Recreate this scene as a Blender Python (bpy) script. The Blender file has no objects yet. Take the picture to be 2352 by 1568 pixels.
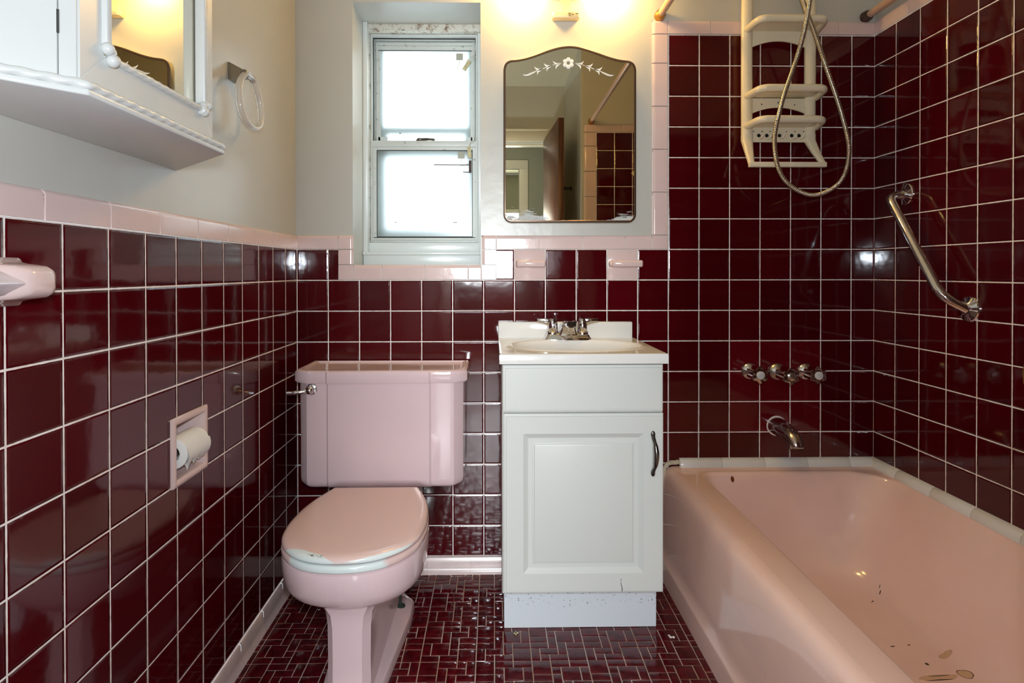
import bpy, bmesh, math, random
from mathutils import Vector, Matrix, noise
random.seed(7)
PI = math.pi
SC = bpy.context.scene
COL = SC.collection

# ------------------------------------------------------------------ helpers
def lin(r, g, b):
    def f(c):
        c /= 255.0
        return c / 12.92 if c <= 0.04045 else ((c + 0.055) / 1.055) ** 2.4
    return (f(r), f(g), f(b), 1.0)

def obj(name, bm, mats, parent=None, sharp=38):
    me = bpy.data.meshes.new(name)
    bmesh.ops.recalc_face_normals(bm, faces=bm.faces)
    bm.to_mesh(me); bm.free()
    if not isinstance(mats, (list, tuple)): mats = [mats]
    for m in mats: me.materials.append(m)
    for p in me.polygons: p.use_smooth = True
    me.set_sharp_from_angle(angle=math.radians(sharp))
    o = bpy.data.objects.new(name, me)
    COL.objects.link(o)
    if parent is not None:
        o.parent = parent
        o.matrix_parent_inverse = inv_of(parent)
    return o

def inv_of(p):     # every mesh part keeps world coordinates; only the Empties are moved
    return Matrix.Translation(-Vector(p.location)) if p.type == 'EMPTY' else Matrix.Identity(4)

def tag(o, label, cat, group=None):
    o['label'] = label; o['category'] = cat; o['kind'] = 'thing'
    if group: o['group'] = group
    return o

def thing(name, label, cat, loc, group=None):
    o = bpy.data.objects.new(name, None); COL.objects.link(o)
    o.location = loc; o.empty_display_size = 0.05
    return tag(o, label, cat, group)

def struct(o, label=None, cat=None):
    o['kind'] = 'structure'
    if label: o['label'] = label
    if cat: o['category'] = cat
    return o

def box(bm, x0, x1, y0, y1, z0, z1, bev=0.0, seg=2, mi=0):
    b = bmesh.new()
    bmesh.ops.create_cube(b, size=1.0)
    for v in b.verts:
        v.co = Vector((x0 + (v.co.x + .5) * (x1 - x0), y0 + (v.co.y + .5) * (y1 - y0), z0 + (v.co.z + .5) * (z1 - z0)))
    if bev > 0:
        bmesh.ops.bevel(b, geom=list(b.edges), offset=bev, segments=seg, profile=.5, affect='EDGES')
    join(bm, b, mi)

def join(bm, b, mi=None, mat=None):
    vm = {}
    for v in b.verts:
        vm[v] = bm.verts.new(mat @ v.co if mat else v.co)
    for f in b.faces:
        try:
            nf = bm.faces.new([vm[v] for v in f.verts])
            nf.material_index = f.material_index if mi is None else mi
        except ValueError: pass
    b.free()

def loft(bm, rings, cap0=False, cap1=False, mi=0, close=True):
    vs = [[bm.verts.new(p) for p in r] for r in rings]
    n = len(vs[0])
    for a, b in zip(vs, vs[1:]):
        for i in range(n if close else n - 1):
            j = (i + 1) % n
            f = bm.faces.new((a[i], a[j], b[j], b[i])); f.material_index = mi
    if cap0: f = bm.faces.new(list(reversed(vs[0]))); f.material_index = mi
    if cap1: f = bm.faces.new(vs[-1]); f.material_index = mi
    return vs

def catmull(pts, n=8, closed=False):
    P = [Vector(p) for p in pts]
    out = []
    N = len(P)
    segs = N if closed else N - 1
    for i in range(segs):
        if closed: p0, p1, p2, p3 = P[(i-1) % N], P[i], P[(i+1) % N], P[(i+2) % N]
        else: p0, p1, p2, p3 = P[max(i-1, 0)], P[i], P[i+1], P[min(i+2, N-1)]
        for k in range(n):
            t = k / n
            out.append(0.5 * ((2*p1) + (-p0 + p2)*t + (2*p0 - 5*p1 + 4*p2 - p3)*t*t + (-p0 + 3*p1 - 3*p2 + p3)*t**3))
    if not closed: out.append(P[-1].copy())
    return out

def round_path(pts, r, n=6):
    """polyline with rounded corners"""
    P = [Vector(p) for p in pts]; out = [P[0]]
    for a, b, c in zip(P, P[1:], P[2:]):
        d1 = (a - b); d2 = (c - b)
        rr = min(r, d1.length * .49, d2.length * .49)
        p, q = b + d1.normalized() * rr, b + d2.normalized() * rr
        for k in range(n + 1):
            t = k / n
            out.append((1-t)**2 * p + 2*t*(1-t) * b + t*t * q)
    out.append(P[-1]); return out

def tube(bm, pts, r, n=14, caps=True, mi=0, closed=False, rfun=None, squash=None):
    P = [Vector(p) for p in pts]; N = len(P)
    T = []
    for i in range(N):
        if closed: t = P[(i+1) % N] - P[(i-1) % N]
        else: t = P[min(i+1, N-1)] - P[max(i-1, 0)]
        T.append(t.normalized())
    up = Vector((0, 0, 1))
    if abs(T[0].dot(up)) > .95: up = Vector((0, 1, 0))
    nrm = (up - T[0] * T[0].dot(up)).normalized()
    rings = []; s = 0
    for i in range(N):
        if i:
            nrm = (nrm - T[i] * T[i].dot(nrm)).normalized(); s += (P[i] - P[i-1]).length
        bn = T[i].cross(nrm)
        ri = r[i] if isinstance(r, (list, tuple)) else r
        ring = []
        for k in range(n):
            a = 2 * PI * k / n
            rr = ri * (rfun(a, s, i) if rfun else 1)
            sx, sy = squash if squash else (1, 1)
            ring.append(P[i] + (nrm * math.cos(a) * sx + bn * math.sin(a) * sy) * rr)
        rings.append(ring)
    if closed: rings.append(rings[0])
    if closed:
        vs = [[bm.verts.new(p) for p in rg] for rg in rings[:-1]]; vs.append(vs[0])
        for a, b in zip(vs, vs[1:]):
            for i in range(n):
                j = (i+1) % n
                f = bm.faces.new((a[i], a[j], b[j], b[i])); f.material_index = mi
    else:
        loft(bm, rings, caps, caps, mi)

def lathe(bm, prof, origin, axis='Z', n=28, mi=0, cap0=True, cap1=True, rfun=None):
    """prof: (radius, height) along axis vector"""
    O = Vector(origin)
    ax = {'X': Vector((1,0,0)), 'Y': Vector((0,1,0)), 'Z': Vector((0,0,1)), '-Y': Vector((0,-1,0)), '-X': Vector((-1,0,0))}[axis] if isinstance(axis, str) else Vector(axis)
    ax = ax.normalized()
    u = ax.orthogonal().normalized()
    if abs(ax.z) < .5:
        u = (Vector((0,0,1)) - ax * ax.z).normalized()
    w = ax.cross(u)
    rings = []
    for r, h in prof:
        rings.append([O + ax*h + (u*math.cos(2*PI*k/n) + w*math.sin(2*PI*k/n)) * max(r, 1e-5) * (rfun(2*PI*k/n, h) if rfun else 1) for k in range(n)])
    loft(bm, rings, cap0, cap1, mi)

def sphere(bm, c, r, mi=0, seg=16, sc=(1,1,1)):
    b = bmesh.new(); bmesh.ops.create_uvsphere(b, u_segments=seg, v_segments=seg//2+2, radius=r)
    for v in b.verts: v.co = Vector((v.co.x*sc[0]+c[0], v.co.y*sc[1]+c[1], v.co.z*sc[2]+c[2]))
    join(bm, b, mi)

def prism(bm, poly, plane, d0, d1, bev=0, mi=0, seg=2):
    def m(a, b, d):
        return {'XY': (a, b, d), 'XZ': (a, d, b), 'YZ': (d, a, b)}[plane]
    b = bmesh.new()
    lo = [b.verts.new(m(p[0], p[1], d0)) for p in poly]
    hi = [b.verts.new(m(p[0], p[1], d1)) for p in poly]
    n = len(poly)
    b.faces.new(list(reversed(lo))); b.faces.new(hi)
    for i in range(n):
        j = (i+1) % n
        b.faces.new((lo[i], lo[j], hi[j], hi[i]))
    bmesh.ops.recalc_face_normals(b, faces=b.faces)
    if bev: bmesh.ops.bevel(b, geom=list(b.edges), offset=bev, segments=seg, profile=.5, affect='EDGES')
    join(bm, b, mi)

def rrect(x0, x1, y0, y1, r, n=6):
    """rounded rectangle outline CCW; r scalar or 4 (x1y1, x0y1, x0y0, x1y0)"""
    rs = r if isinstance(r, (list, tuple)) else [r]*4
    out = []
    for (cx, cy, a0), rr in zip(((x1, y1, 0), (x0, y1, 90), (x0, y0, 180), (x1, y0, 270)), rs):
        sx = -1 if cx == x1 else 1; sy = -1 if cy == y1 else 1
        ox, oy = cx + sx*rr, cy + sy*rr
        for k in range(n+1):
            a = math.radians(a0 + 90*k/n)
            out.append((ox + rr*math.cos(a), oy + rr*math.sin(a)))
    return out

# ------------------------------------------------------------------ node helpers
class NT:
    def __init__(s, name):
        s.m = bpy.data.materials.new(name); s.m.use_nodes = True
        s.t = s.m.node_tree; s.n = s.t.nodes
        s.b = s.n['Principled BSDF']; s.out = s.n['Material Output']
    def new(s, typ, **kw):
        n = s.n.new(typ)
        for k, v in kw.items(): setattr(n, k, v)
        return n
    def set(s, sock, v):
        if isinstance(v, bpy.types.NodeSocket): s.t.links.new(v, sock)
        elif v is not None: sock.default_value = v
    def math(s, op, a, b=None, c=None, clamp=False):
        n = s.new('ShaderNodeMath', operation=op, use_clamp=clamp)
        for i, v in enumerate((a, b, c)):
            if v is not None: s.set(n.inputs[i], v)
        return n.outputs[0]
    def pos(s):
        g = s.new('ShaderNodeNewGeometry'); x = s.new('ShaderNodeSeparateXYZ')
        s.t.links.new(g.outputs['Position'], x.inputs[0])
        return x.outputs[0], x.outputs[1], x.outputs[2], g.outputs['Position']
    def noise(s, vec, scale, detail=2, rough=.5, dist=0):
        n = s.new('ShaderNodeTexNoise'); s.set(n.inputs['Vector'], vec)
        n.inputs['Scale'].default_value = scale; n.inputs['Detail'].default_value = detail
        n.inputs['Roughness'].default_value = rough; n.inputs['Distortion'].default_value = dist
        return n.outputs['Fac']
    def sstep(s, v, a, b, lo=0.0, hi=1.0):
        n = s.new('ShaderNodeMapRange', interpolation_type='SMOOTHSTEP')
        s.set(n.inputs[0], v); s.set(n.inputs[1], a); s.set(n.inputs[2], b); s.set(n.inputs[3], lo); s.set(n.inputs[4], hi)
        return n.outputs[0]
    def mix(s, f, a, b):
        n = s.new('ShaderNodeMix', data_type='RGBA')
        s.set(n.inputs[0], f); s.set(n.inputs[6], a); s.set(n.inputs[7], b)
        return n.outputs[2]
    def bump(s, h, strength=1.0, dist=1.0):
        n = s.new('ShaderNodeBump'); n.inputs['Strength'].default_value = strength
        n.inputs['Distance'].default_value = dist; s.set(n.inputs['Height'], h)
        return n.outputs[0]
    def inp(s, name, v): s.set(s.b.inputs[name], v)

def mat(name, color, rough=.4, metal=0.0, spec=.5, var=0.0, vscale=6, bump=0.0, bscale=40, coat=0.0, trans=0.0, ior=1.5, col2=None):
    s = NT(name)
    s.inp('Roughness', rough); s.inp('Metallic', metal); s.inp('Specular IOR Level', spec)
    s.inp('Coat Weight', coat); s.inp('Coat Roughness', .05); s.inp('Transmission Weight', trans); s.inp('IOR', ior)
    x, y, z, p = s.pos()
    if var > 0 or col2:
        c2 = col2 or tuple(c*(1-var) for c in color[:3]) + (1,)
        f = s.sstep(s.noise(p, vscale, 3), .35, .68)
        s.inp('Base Color', s.mix(f, color, c2))
    else: s.inp('Base Color', color)
    if bump > 0: s.inp('Normal', s.bump(s.noise(p, bscale, 3), 1.0, bump))
    return s.m

# ------------------------------------------------------------------ constants (metres)
XR = 2.053           # right wall tile face
YE = -1.475          # tub end wall
XW = 1.223           # side of the wing wall
YF = -2.30           # wall with the doorway
ZC = 2.45
TP = .1095; TV = .1087; ZK = 1.145   # tile pitch across / up, underside of the pink cap
ZCAP = 1.1955
ZB = .058            # top of baseboard
PB = .006            # plaster lies behind the tile face

# ------------------------------------------------------------------ materials
MAROON = lin(72, 4, 12)
GROUT = lin(246, 242, 238)
def tile_mat(name, axis, special=False):
    s = NT(name)
    x, y, z, p = s.pos()
    wob = s.math('MULTIPLY', s.math('SUBTRACT', s.noise(p, 55, 2), .5), .012)
    u = s.math('DIVIDE', x if axis == 'X' else y, TP)
    v = s.math('DIVIDE', s.math('SUBTRACT', z, ZK), TV)
    iu = s.math('FLOOR', u); iv = s.math('FLOOR', v)
    fu = s.math('FRACT', u); fv = s.math('FRACT', v)
    du = s.math('MINIMUM', fu, s.math('SUBTRACT', 1.0, fu))
    dv = s.math('MINIMUM', fv, s.math('SUBTRACT', 1.0, fv))
    d = s.math('ADD', s.math('MINIMUM', du, dv), wob)
    on = s.sstep(d, .0130, .0175)
    cmb = s.new('ShaderNodeCombineXYZ'); s.set(cmb.inputs[0], iu); s.set(cmb.inputs[1], iv); cmb.inputs[2].default_value = 3.3
    wn = s.new('ShaderNodeTexWhiteNoise', noise_dimensions='3D'); s.set(wn.inputs['Vector'], cmb.outputs[0])
    sep = s.new('ShaderNodeSeparateColor'); s.set(sep.inputs[0], wn.outputs['Color'])
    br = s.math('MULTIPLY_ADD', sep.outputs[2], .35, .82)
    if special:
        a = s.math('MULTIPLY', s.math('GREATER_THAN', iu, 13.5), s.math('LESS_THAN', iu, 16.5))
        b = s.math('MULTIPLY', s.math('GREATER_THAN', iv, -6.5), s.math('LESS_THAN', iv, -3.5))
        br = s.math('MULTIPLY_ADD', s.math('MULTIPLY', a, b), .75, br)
    vm = s.new('ShaderNodeVectorMath', operation='SCALE'); vm.inputs[0].default_value = MAROON[:3]; s.set(vm.inputs['Scale'], br)
    gn = s.sstep(s.noise(p, 14, 3), .45, .75)
    gr = s.mix(gn, GROUT, lin(232, 218, 208))
    s.inp('Base Color', s.mix(on, gr, vm.outputs[0]))
    s.inp('Roughness', s.math('MULTIPLY_ADD', on, -.50, .57))
    pil = s.math('MULTIPLY', s.sstep(d, .008, .055), .0011)
    tl = s.math('ADD', s.math('MULTIPLY', s.math('SUBTRACT', fu, .5), s.math('SUBTRACT', sep.outputs[0], .5)),
                s.math('MULTIPLY', s.math('SUBTRACT', fv, .5), s.math('SUBTRACT', sep.outputs[1], .5)))
    h = s.math('ADD', pil, s.math('MULTIPLY', tl, .0011))
    h = s.math('ADD', h, s.math('MULTIPLY', s.noise(p, 16, 2), .00033))
    s.inp('Normal', s.bump(h, 1.0, 1.0))
    return s.m

M = {}
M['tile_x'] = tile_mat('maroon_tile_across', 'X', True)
M['tile_y'] = tile_mat('maroon_tile_along', 'Y')
M['tile_end'] = tile_mat('maroon_tile_end', 'X')
M['plaster'] = mat('cream_gloss_paint', lin(195, 194, 186), .30, bump=.0012, bscale=14, var=.03, vscale=3)
M['ceiling'] = mat('ceiling_paint', lin(196, 190, 170), .6, bump=.0006, bscale=30)
M['pink'] = mat('pink_ceramic_trim', lin(226, 201, 197), .12, var=.04, vscale=7, bump=.0003, bscale=30)
M['pinkbase'] = mat('pink_ceramic_base', lin(222, 200, 197), .2, var=.10, vscale=16)
M['pinktoilet'] = mat('pink_vitreous_china', lin(222, 196, 199), .09, var=.03, vscale=5, bump=.0004, bscale=9)
M['whitegrout'] = mat('pale_grout', lin(232, 222, 216), .7)
M['chrome'] = mat('polished_chrome', lin(225, 226, 230), .06, 1.0, bump=.0004, bscale=30)
M['steel'] = mat('brushed_steel', lin(200, 196, 188), .28, 1.0)
M['darkchrome'] = mat('worn_pewter', lin(120, 116, 112), .25, 1.0, var=.4, vscale=60)
M['white'] = mat('white_lacquer', lin(214, 217, 215), .28, var=.02)
M['whitecab'] = mat('white_thermofoil', lin(215, 218, 213), .35)
M['marble'] = mat('cultured_marble_white', lin(235, 234, 230), .1, var=.02)
M['cream'] = mat('cream_plastic', lin(242, 230, 200), .28, var=.05, vscale=10)
M['ivory'] = mat('ivory_fixture_plastic', lin(232, 218, 176), .35)
M['black'] = mat('black_gap', lin(14, 13, 13), .6)
M['mirror'] = mat('silvered_mirror', lin(226, 222, 208), .0, 1.0)
M['darkedge'] = mat('desilvered_mirror_edge', lin(104, 84, 70), .2, .6)
M['etch'] = mat('frosted_etching', lin(230, 234, 234), .6)
M['brass'] = mat('aged_brass', lin(196, 150, 84), .25, 1.0)
M['rodpaint'] = mat('tan_painted_rod', lin(196, 160, 138), .35)
M['acrylic'] = mat('clear_acrylic', lin(245, 240, 232), .12, trans=.55, ior=1.46)
M['crystal'] = mat('clear_button', lin(240, 242, 242), .05, trans=.3, ior=1.5)
M['paper'] = mat('tissue_paper', lin(236, 236, 232), .9, bump=.0006, bscale=120)
M['alu'] = mat('painted_aluminium_sash', lin(205, 211, 208), .4, var=.06, vscale=18)
M['sill'] = mat('gloss_white_sill', lin(226, 232, 230), .25)
M['gasket'] = mat('dirty_gasket', lin(60, 60, 56), .8)
M['foil'] = mat('grey_tape', lin(172, 172, 156), .5)
M['contact'] = mat('yellowed_plastic', lin(208, 196, 150), .5, var=.3, vscale=120)
M['rust'] = mat('rusty_iron', lin(84, 62, 52), .7, var=.5, vscale=90)
M['wire'] = mat('white_wire', lin(206, 204, 192), .5)
M['wood'] = None
M['brickout'] = mat('outside_brick', lin(150, 132, 120), .9)
M['hallpaint'] = mat('hall_paint', lin(150, 150, 132), .6)
M['hallfloor'] = mat('hall_floor_wood', lin(120, 86, 58), .4)
M['casing'] = mat('cream_door_casing', lin(222, 216, 196), .35)
M['bolt'] = mat('corroded_bolt', lin(44, 60, 56), .6, .3)
M['putty'] = mat('old_putty', lin(198, 186, 160), .9, bump=.004, bscale=90)
M['whitetile'] = mat('white_quarter_round_tile', lin(232, 230, 224), .14, var=.04, vscale=9)

def white_worn(name):     # dirty painted wood of the window head
    s = NT(name); x, y, z, p = s.pos()
    a = s.sstep(s.noise(p, 34, 5, .7), .52, .66)
    b = s.sstep(s.noise(p, 90, 4, .7), .55, .7)
    c = s.mix(a, lin(214, 212, 200), lin(150, 128, 104))
    s.inp('Base Color', s.mix(s.math('MULTIPLY', b, .7), c, lin(60, 50, 42))); s.inp('Roughness', .6)
    s.inp('Normal', s.bump(s.noise(p, 60, 4), 1, .002)); return s.m
M['worn'] = white_worn('flaking_window_head')

def mildew_edge(name):    # sash rails with grime in the lower grooves
    s = NT(name); x, y, z, p = s.pos()
    a = s.sstep(s.noise(p, 40, 5, .75), .60, .70)
    s.inp('Base Color', s.mix(a, lin(208, 213, 208), lin(120, 118, 108))); s.inp('Roughness', .42); return s.m
M['sash'] = mildew_edge('grimy_aluminium')

def wood_mat():
    s = NT('mahogany_door'); x, y, z, p = s.pos()
    mp = s.new('ShaderNodeMapping'); s.set(mp.inputs[0], p); mp.inputs['Scale'].default_value = (9, 9, .8)
    f = s.noise(mp.outputs[0], 5, 5, .65, 1.2)
    s.inp('Base Color', s.mix(s.sstep(f, .3, .7), lin(62, 28, 16), lin(104, 54, 30))); s.inp('Roughness', .38); return s.m
M['wood'] = wood_mat()

def hose_mat():
    s = NT('chrome_braid'); s.inp('Base Color', lin(206, 200, 186)); s.inp('Metallic', 1.0); s.inp('Roughness', .22); return s.m
M['hose'] = hose_mat()

def seat_mat(name, which):
    """pink paint with the paint worn off to white at the front edge"""
    s = NT(name); x, y, z, p = s.pos()
    nz = s.math('MULTIPLY', s.math('SUBTRACT', s.noise(p, 22, 3), .5), .05)
    if which == 'lid':
        # the front of the seat is close to a circle about (.335, -.540)
        qx = s.math('SUBTRACT', x, .335); qy = s.math('ADD', y, .540)
        edge = s.math('SUBTRACT', .187, s.math('SQRT', s.math('ADD', s.math('MULTIPLY', qx, qx), s.math('MULTIPLY', qy, qy))))
        wd = s.math('MULTIPLY', s.sstep(s.math('ABSOLUTE', s.math('SUBTRACT', x, .262)), .01, .072, 1, 0), .0155)
        f = s.math('MULTIPLY', s.sstep(s.math('SUBTRACT', s.math('ADD', edge, s.math('MULTIPLY', nz, .15)), wd), -.001, .0015, 1, 0), s.math('LESS_THAN', y, -.62))
        gn = s.sstep(s.noise(p, 150, 4, .8), .50, .56)
        ch = s.math('MULTIPLY', s.sstep(s.math('ABSOLUTE', s.math('SUBTRACT', x, .283)), .016, .022, 1, 0), s.sstep(s.math('ABSOLUTE', s.math('SUBTRACT', edge, .008)), .0015, .004, 1, 0))
        ch = s.math('MULTIPLY', s.math('MULTIPLY', ch, gn), s.math('LESS_THAN', y, -.62))
    else:
        mx = s.sstep(s.math('ADD', s.math('ABSOLUTE', s.math('SUBTRACT', x, .325)), nz), .105, .118, 1, 0)
        my = s.sstep(y, -.66, -.65, 1, 0)
        f = s.math('MULTIPLY', mx, my); ch = None
    c = s.mix(f, lin(224, 194, 188), lin(222, 232, 230))
    if ch is not None: c = s.mix(ch, c, lin(50, 46, 42))
    s.inp('Base Color', c); s.inp('Roughness', .16)
    return s.m
M['lid'] = seat_mat('worn_pink_lid', 'lid'); M['seat'] = seat_mat('worn_pink_seat', 'seat')

def tub_mat():
    s = NT('salmon_pink_enamel'); x, y, z, p = s.pos()
    base = s.mix(s.sstep(s.noise(p, 5, 3), .35, .7), lin(247, 211, 198), lin(243, 205, 191))
    # yellowed adhesive marks left on the tub bottom, with dark outlines
    def ell(cx, cy, rx, ry, rot):
        c, sn = math.cos(rot), math.sin(rot)
        dx = s.math('SUBTRACT', x, cx); dy = s.math('SUBTRACT', y, cy)
        a = s.math('DIVIDE', s.math('ADD', s.math('MULTIPLY', dx, c), s.math('MULTIPLY', dy, sn)), rx)
        b = s.math('DIVIDE', s.math('SUBTRACT', s.math('MULTIPLY', dy, c), s.math('MULTIPLY', dx, sn)), ry)
        return s.math('SQRT', s.math('ADD', s.math('MULTIPLY', a, a), s.math('MULTIPLY', b, b)))
    low = s.math('LESS_THAN', z, .16)
    nz = s.math('MULTIPLY', s.math('SUBTRACT', s.noise(p, 70, 2), .5), .25)
    for (cx, cy, rx, ry, rot, out) in ((1.872, -.556, .017, .008, .1, .35), (1.867, -.624, .011, .017, .5, .95), (1.80, -.625, .05, .010, .07, .12)):
        e = s.math('ADD', ell(cx, cy, rx, ry, rot), nz)
        base = s.mix(s.math('MULTIPLY', s.math('MULTIPLY', s.sstep(e, .9, 1.1, 1, 0), low), .6), base, lin(196, 150, 84))
        ring = s.sstep(s.math('ABSOLUTE', s.math('SUBTRACT', e, 1.0)), .02, .10, 1, 0)
        base = s.mix(s.math('MULTIPLY', s.math('MULTIPLY', ring, low), out), base, lin(70, 48, 26))
    for (cx, cy, rx, ry, rot) in ((1.845, -.309, .006, .0014, .5), (1.880, -.292, .006, .0014, .7), (1.888, -.278, .005, .001, .6), (1.768, -.506, .007, .0022, .1), (1.816, -.501, .0045, .002, .1),
                                  (1.808, -.576, .0045, .0045, 0), (1.798, -.633, .036, .0016, .07), (1.806, -.6187, .028, .0012, .07)):
        e = s.math('ADD', ell(cx, cy, rx, ry, rot), nz)
        base = s.mix(s.math('MULTIPLY', s.sstep(e, .85, 1.15, 1, 0), low), base, lin(58, 40, 28))
    # rust chip on the drain-end rim
    dx = s.math('DIVIDE', s.math('SUBTRACT', x, 1.513), .006); dz = s.math('DIVIDE', s.math('SUBTRACT', z, .352), .010)
    e = s.math('ADD', s.math('SQRT', s.math('ADD', s.math('MULTIPLY', dx, dx), s.math('MULTIPLY', dz, dz))), s.math('MULTIPLY', nz, 2))
    top = s.math('GREATER_THAN', y, -.2)
    base = s.mix(s.math('MULTIPLY', s.sstep(e, .8, 1.1, 1, 0), top), base, lin(120, 62, 28))
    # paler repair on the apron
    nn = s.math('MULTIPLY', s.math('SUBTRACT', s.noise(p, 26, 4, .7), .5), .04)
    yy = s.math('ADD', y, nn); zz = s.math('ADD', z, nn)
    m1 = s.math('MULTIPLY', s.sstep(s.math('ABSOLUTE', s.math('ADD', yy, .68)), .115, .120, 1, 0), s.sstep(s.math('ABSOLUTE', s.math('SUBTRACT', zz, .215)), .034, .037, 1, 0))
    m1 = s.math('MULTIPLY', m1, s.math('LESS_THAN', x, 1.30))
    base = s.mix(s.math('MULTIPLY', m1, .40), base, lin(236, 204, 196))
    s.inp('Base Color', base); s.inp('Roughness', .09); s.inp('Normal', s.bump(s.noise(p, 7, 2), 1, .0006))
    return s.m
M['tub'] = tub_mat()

def emis(name, color, strength):
    s = NT(name); s.inp('Base Color', color); s.inp('Emission Color', color); s.inp('Emission Strength', strength); return s.m

def frosted():
    m = bpy.data.materials.new('frosted_glass'); m.use_nodes = True
    t = m.node_tree; n = t.nodes; n.remove(n['Principled BSDF'])
    tr = n.new('ShaderNodeBsdfTranslucent'); tr.inputs[0].default_value = (.93, .97, .98, 1)
    gl = n.new('ShaderNodeBsdfGlossy'); gl.inputs['Roughness'].default_value = .25
    mx = n.new('ShaderNodeMixShader'); mx.inputs[0].default_value = .05
    t.links.new(tr.outputs[0], mx.inputs[1]); t.links.new(gl.outputs[0], mx.inputs[2]); t.links.new(mx.outputs[0], n['Material Output'].inputs[0])
    return m
M['frost'] = frosted()

# ------------------------------------------------------------------ setting
def grid_face(bm, us, vs, keep, mp, mi=0):
    """rectilinear sheet; keep(uc, vc) says which cells exist"""
    us = sorted(set(us)); vs = sorted(set(vs)); V = {}
    def g(i, j):
        if (i, j) not in V: V[(i, j)] = bm.verts.new(mp(us[i], vs[j]))
        return V[(i, j)]
    for i in range(len(us)-1):
        for j in range(len(vs)-1):
            if keep((us[i]+us[i+1])/2, (vs[j]+vs[j+1])/2):
                f = bm.faces.new((g(i, j), g(i+1, j), g(i+1, j+1), g(i, j+1))); f.material_index = mi

def inside(u, v, r): return r[0] < u < r[1] and r[2] < v < r[3]

def planar(name, bm, mats, flip_to=None):
    """keeps faces as given but turned to face flip_to"""
    me = bpy.data.meshes.new(name)
    if flip_to is not None:
        for f in bm.faces:
            f.normal_update()
            if f.normal.dot(Vector(flip_to) - f.calc_center_median()) < 0: f.normal_flip()
    bm.to_mesh(me); bm.free()
    for m in mats: me.materials.append(m)
    o = bpy.data.objects.new(name, me); COL.objects.link(o)
    return o
MID = (1.0, -1.0, 1.2)

# window opening
WX0, WX1, WZ0, WZ1 = .195, .647, 1.091, 2.018
WD = .235
bm = bmesh.new()
hole = (WX0, WX1, WZ0, WZ1)
grid_face(bm, [-.12, WX0, WX1, XR+.12], [0, WZ0, WZ1, ZC], lambda u, v: not inside(u, v, hole), lambda u, v: (u, PB, v), 0)
for a, b in (((WX0, WZ0), (WX0, WZ1)), ((WX0, WZ1), (WX1, WZ1)), ((WX1, WZ1), (WX1, WZ0)), ((WX1, WZ0), (WX0, WZ0))):
    f = bm.faces.new([bm.verts.new(p) for p in ((a[0], PB, a[1]), (b[0], PB, b[1]), (b[0], WD+.03, b[1]), (a[0], WD+.03, a[1]))]); f.material_index = 0
notch = (.145, .702, 1.038, 2)
grid_face(bm, [0, .145, .702, 1.312, XR], [ZB, 1.038, ZK, 1.908],
          lambda u, v: not inside(u, v, notch) and (v < ZK or u > 1.312), lambda u, v: (u, 0, v), 1)
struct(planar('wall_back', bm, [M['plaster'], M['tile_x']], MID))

# left wall with the recess of the paper holder
TPR = (-.778, -.657, .612, .736)   # y0,y1,z0,z1 of the recess
bm = bmesh.new()
grid_face(bm, [PB, YF], [ZK, ZC], lambda u, v: True, lambda u, v: (-PB, u, v), 0)
grid_face(bm, [0, YF, TPR[0], TPR[1]], [ZB, ZK, TPR[2], TPR[3]], lambda u, v: not inside(u, v, TPR), lambda u, v: (0, u, v), 1)
struct(planar('wall_left', bm, [M['plaster'], M['tile_y']], MID))
bm = bmesh.new()
grid_face(bm, [PB, YE-.1], [1.9, ZC], lambda u, v: True, lambda u, v: (XR+PB, u, v), 0)
grid_face(bm, [0, YE], [.30, 1.908], lambda u, v: True, lambda u, v: (XR, u, v), 1)
grid_face(bm, [PB, YE], [0, .30], lambda u, v: True, lambda u, v: (XR+PB, u, v), 0)
struct(planar('wall_right', bm, [M['plaster'], M['tile_y']], MID))
# end wall of the tub alcove and the side of that wing
bm = bmesh.new()
grid_face(bm, [XW, XR+.12], [0, ZC], lambda u, v: True, lambda u, v: (u, YE-PB, v), 0)
grid_face(bm, [1.312, XR], [.30, 1.908], lambda u, v: True, lambda u, v: (u, YE, v), 1)
grid_face(bm, [YE-PB, YF], [0, ZC], lambda u, v: True, lambda u, v: (XW, u, v), 0)
struct(planar('wall_end', bm, [M['plaster'], M['tile_end']], (.9, -1.0, 1.2)))
# front wall with the doorway
DX0, DX1, DZ = .38, 1.09, 2.03
bm = bmesh.new()
dh = (DX0, DX1, -1, DZ)
for yy in (YF, YF-.11):
    grid_face(bm, [-1.2 if yy < YF else -PB, DX0, DX1, 2.6 if yy < YF else XW+.02], [0, DZ, ZC], lambda u, v: not inside(u, v, dh), lambda u, v: (u, yy, v), 0)
for a, b in (((DX0, 0), (DX0, DZ)), ((DX0, DZ), (DX1, DZ)), ((DX1, DZ), (DX1, 0))):
    f = bm.faces.new([bm.verts.new(p) for p in ((a[0], YF, a[1]), (b[0], YF, b[1]), (b[0], YF-.11, b[1]), (a[0], YF-.11, a[1]))])
struct(obj('wall_front', bm, M['plaster']))
# door casing
bm = bmesh.new()
for y0, y1 in ((YF, YF+.018), (YF-.128, YF-.11)):
    box(bm, DX0-.085, DX0-.005, y0, y1, 0, DZ+.005, .004)
    box(bm, DX1+.005, DX1+.085, y0, y1, 0, DZ+.005, .004)
    box(bm, DX0-.085, DX1+.085, y0, y1, DZ+.005, DZ+.085, .004)
    box(bm, DX0-.095, DX1+.095, y0-.004, y1+.006, DZ+.085, DZ+.10, .004)
box(bm, DX0-.001, DX0+.012, YF-.11, YF-.045, 0, DZ, .002); box(bm, DX0, DX1, YF-.11, YF-.045, DZ-.012, DZ+.001, .002)
struct(obj('trim_20', bm, M['casing']))
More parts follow.
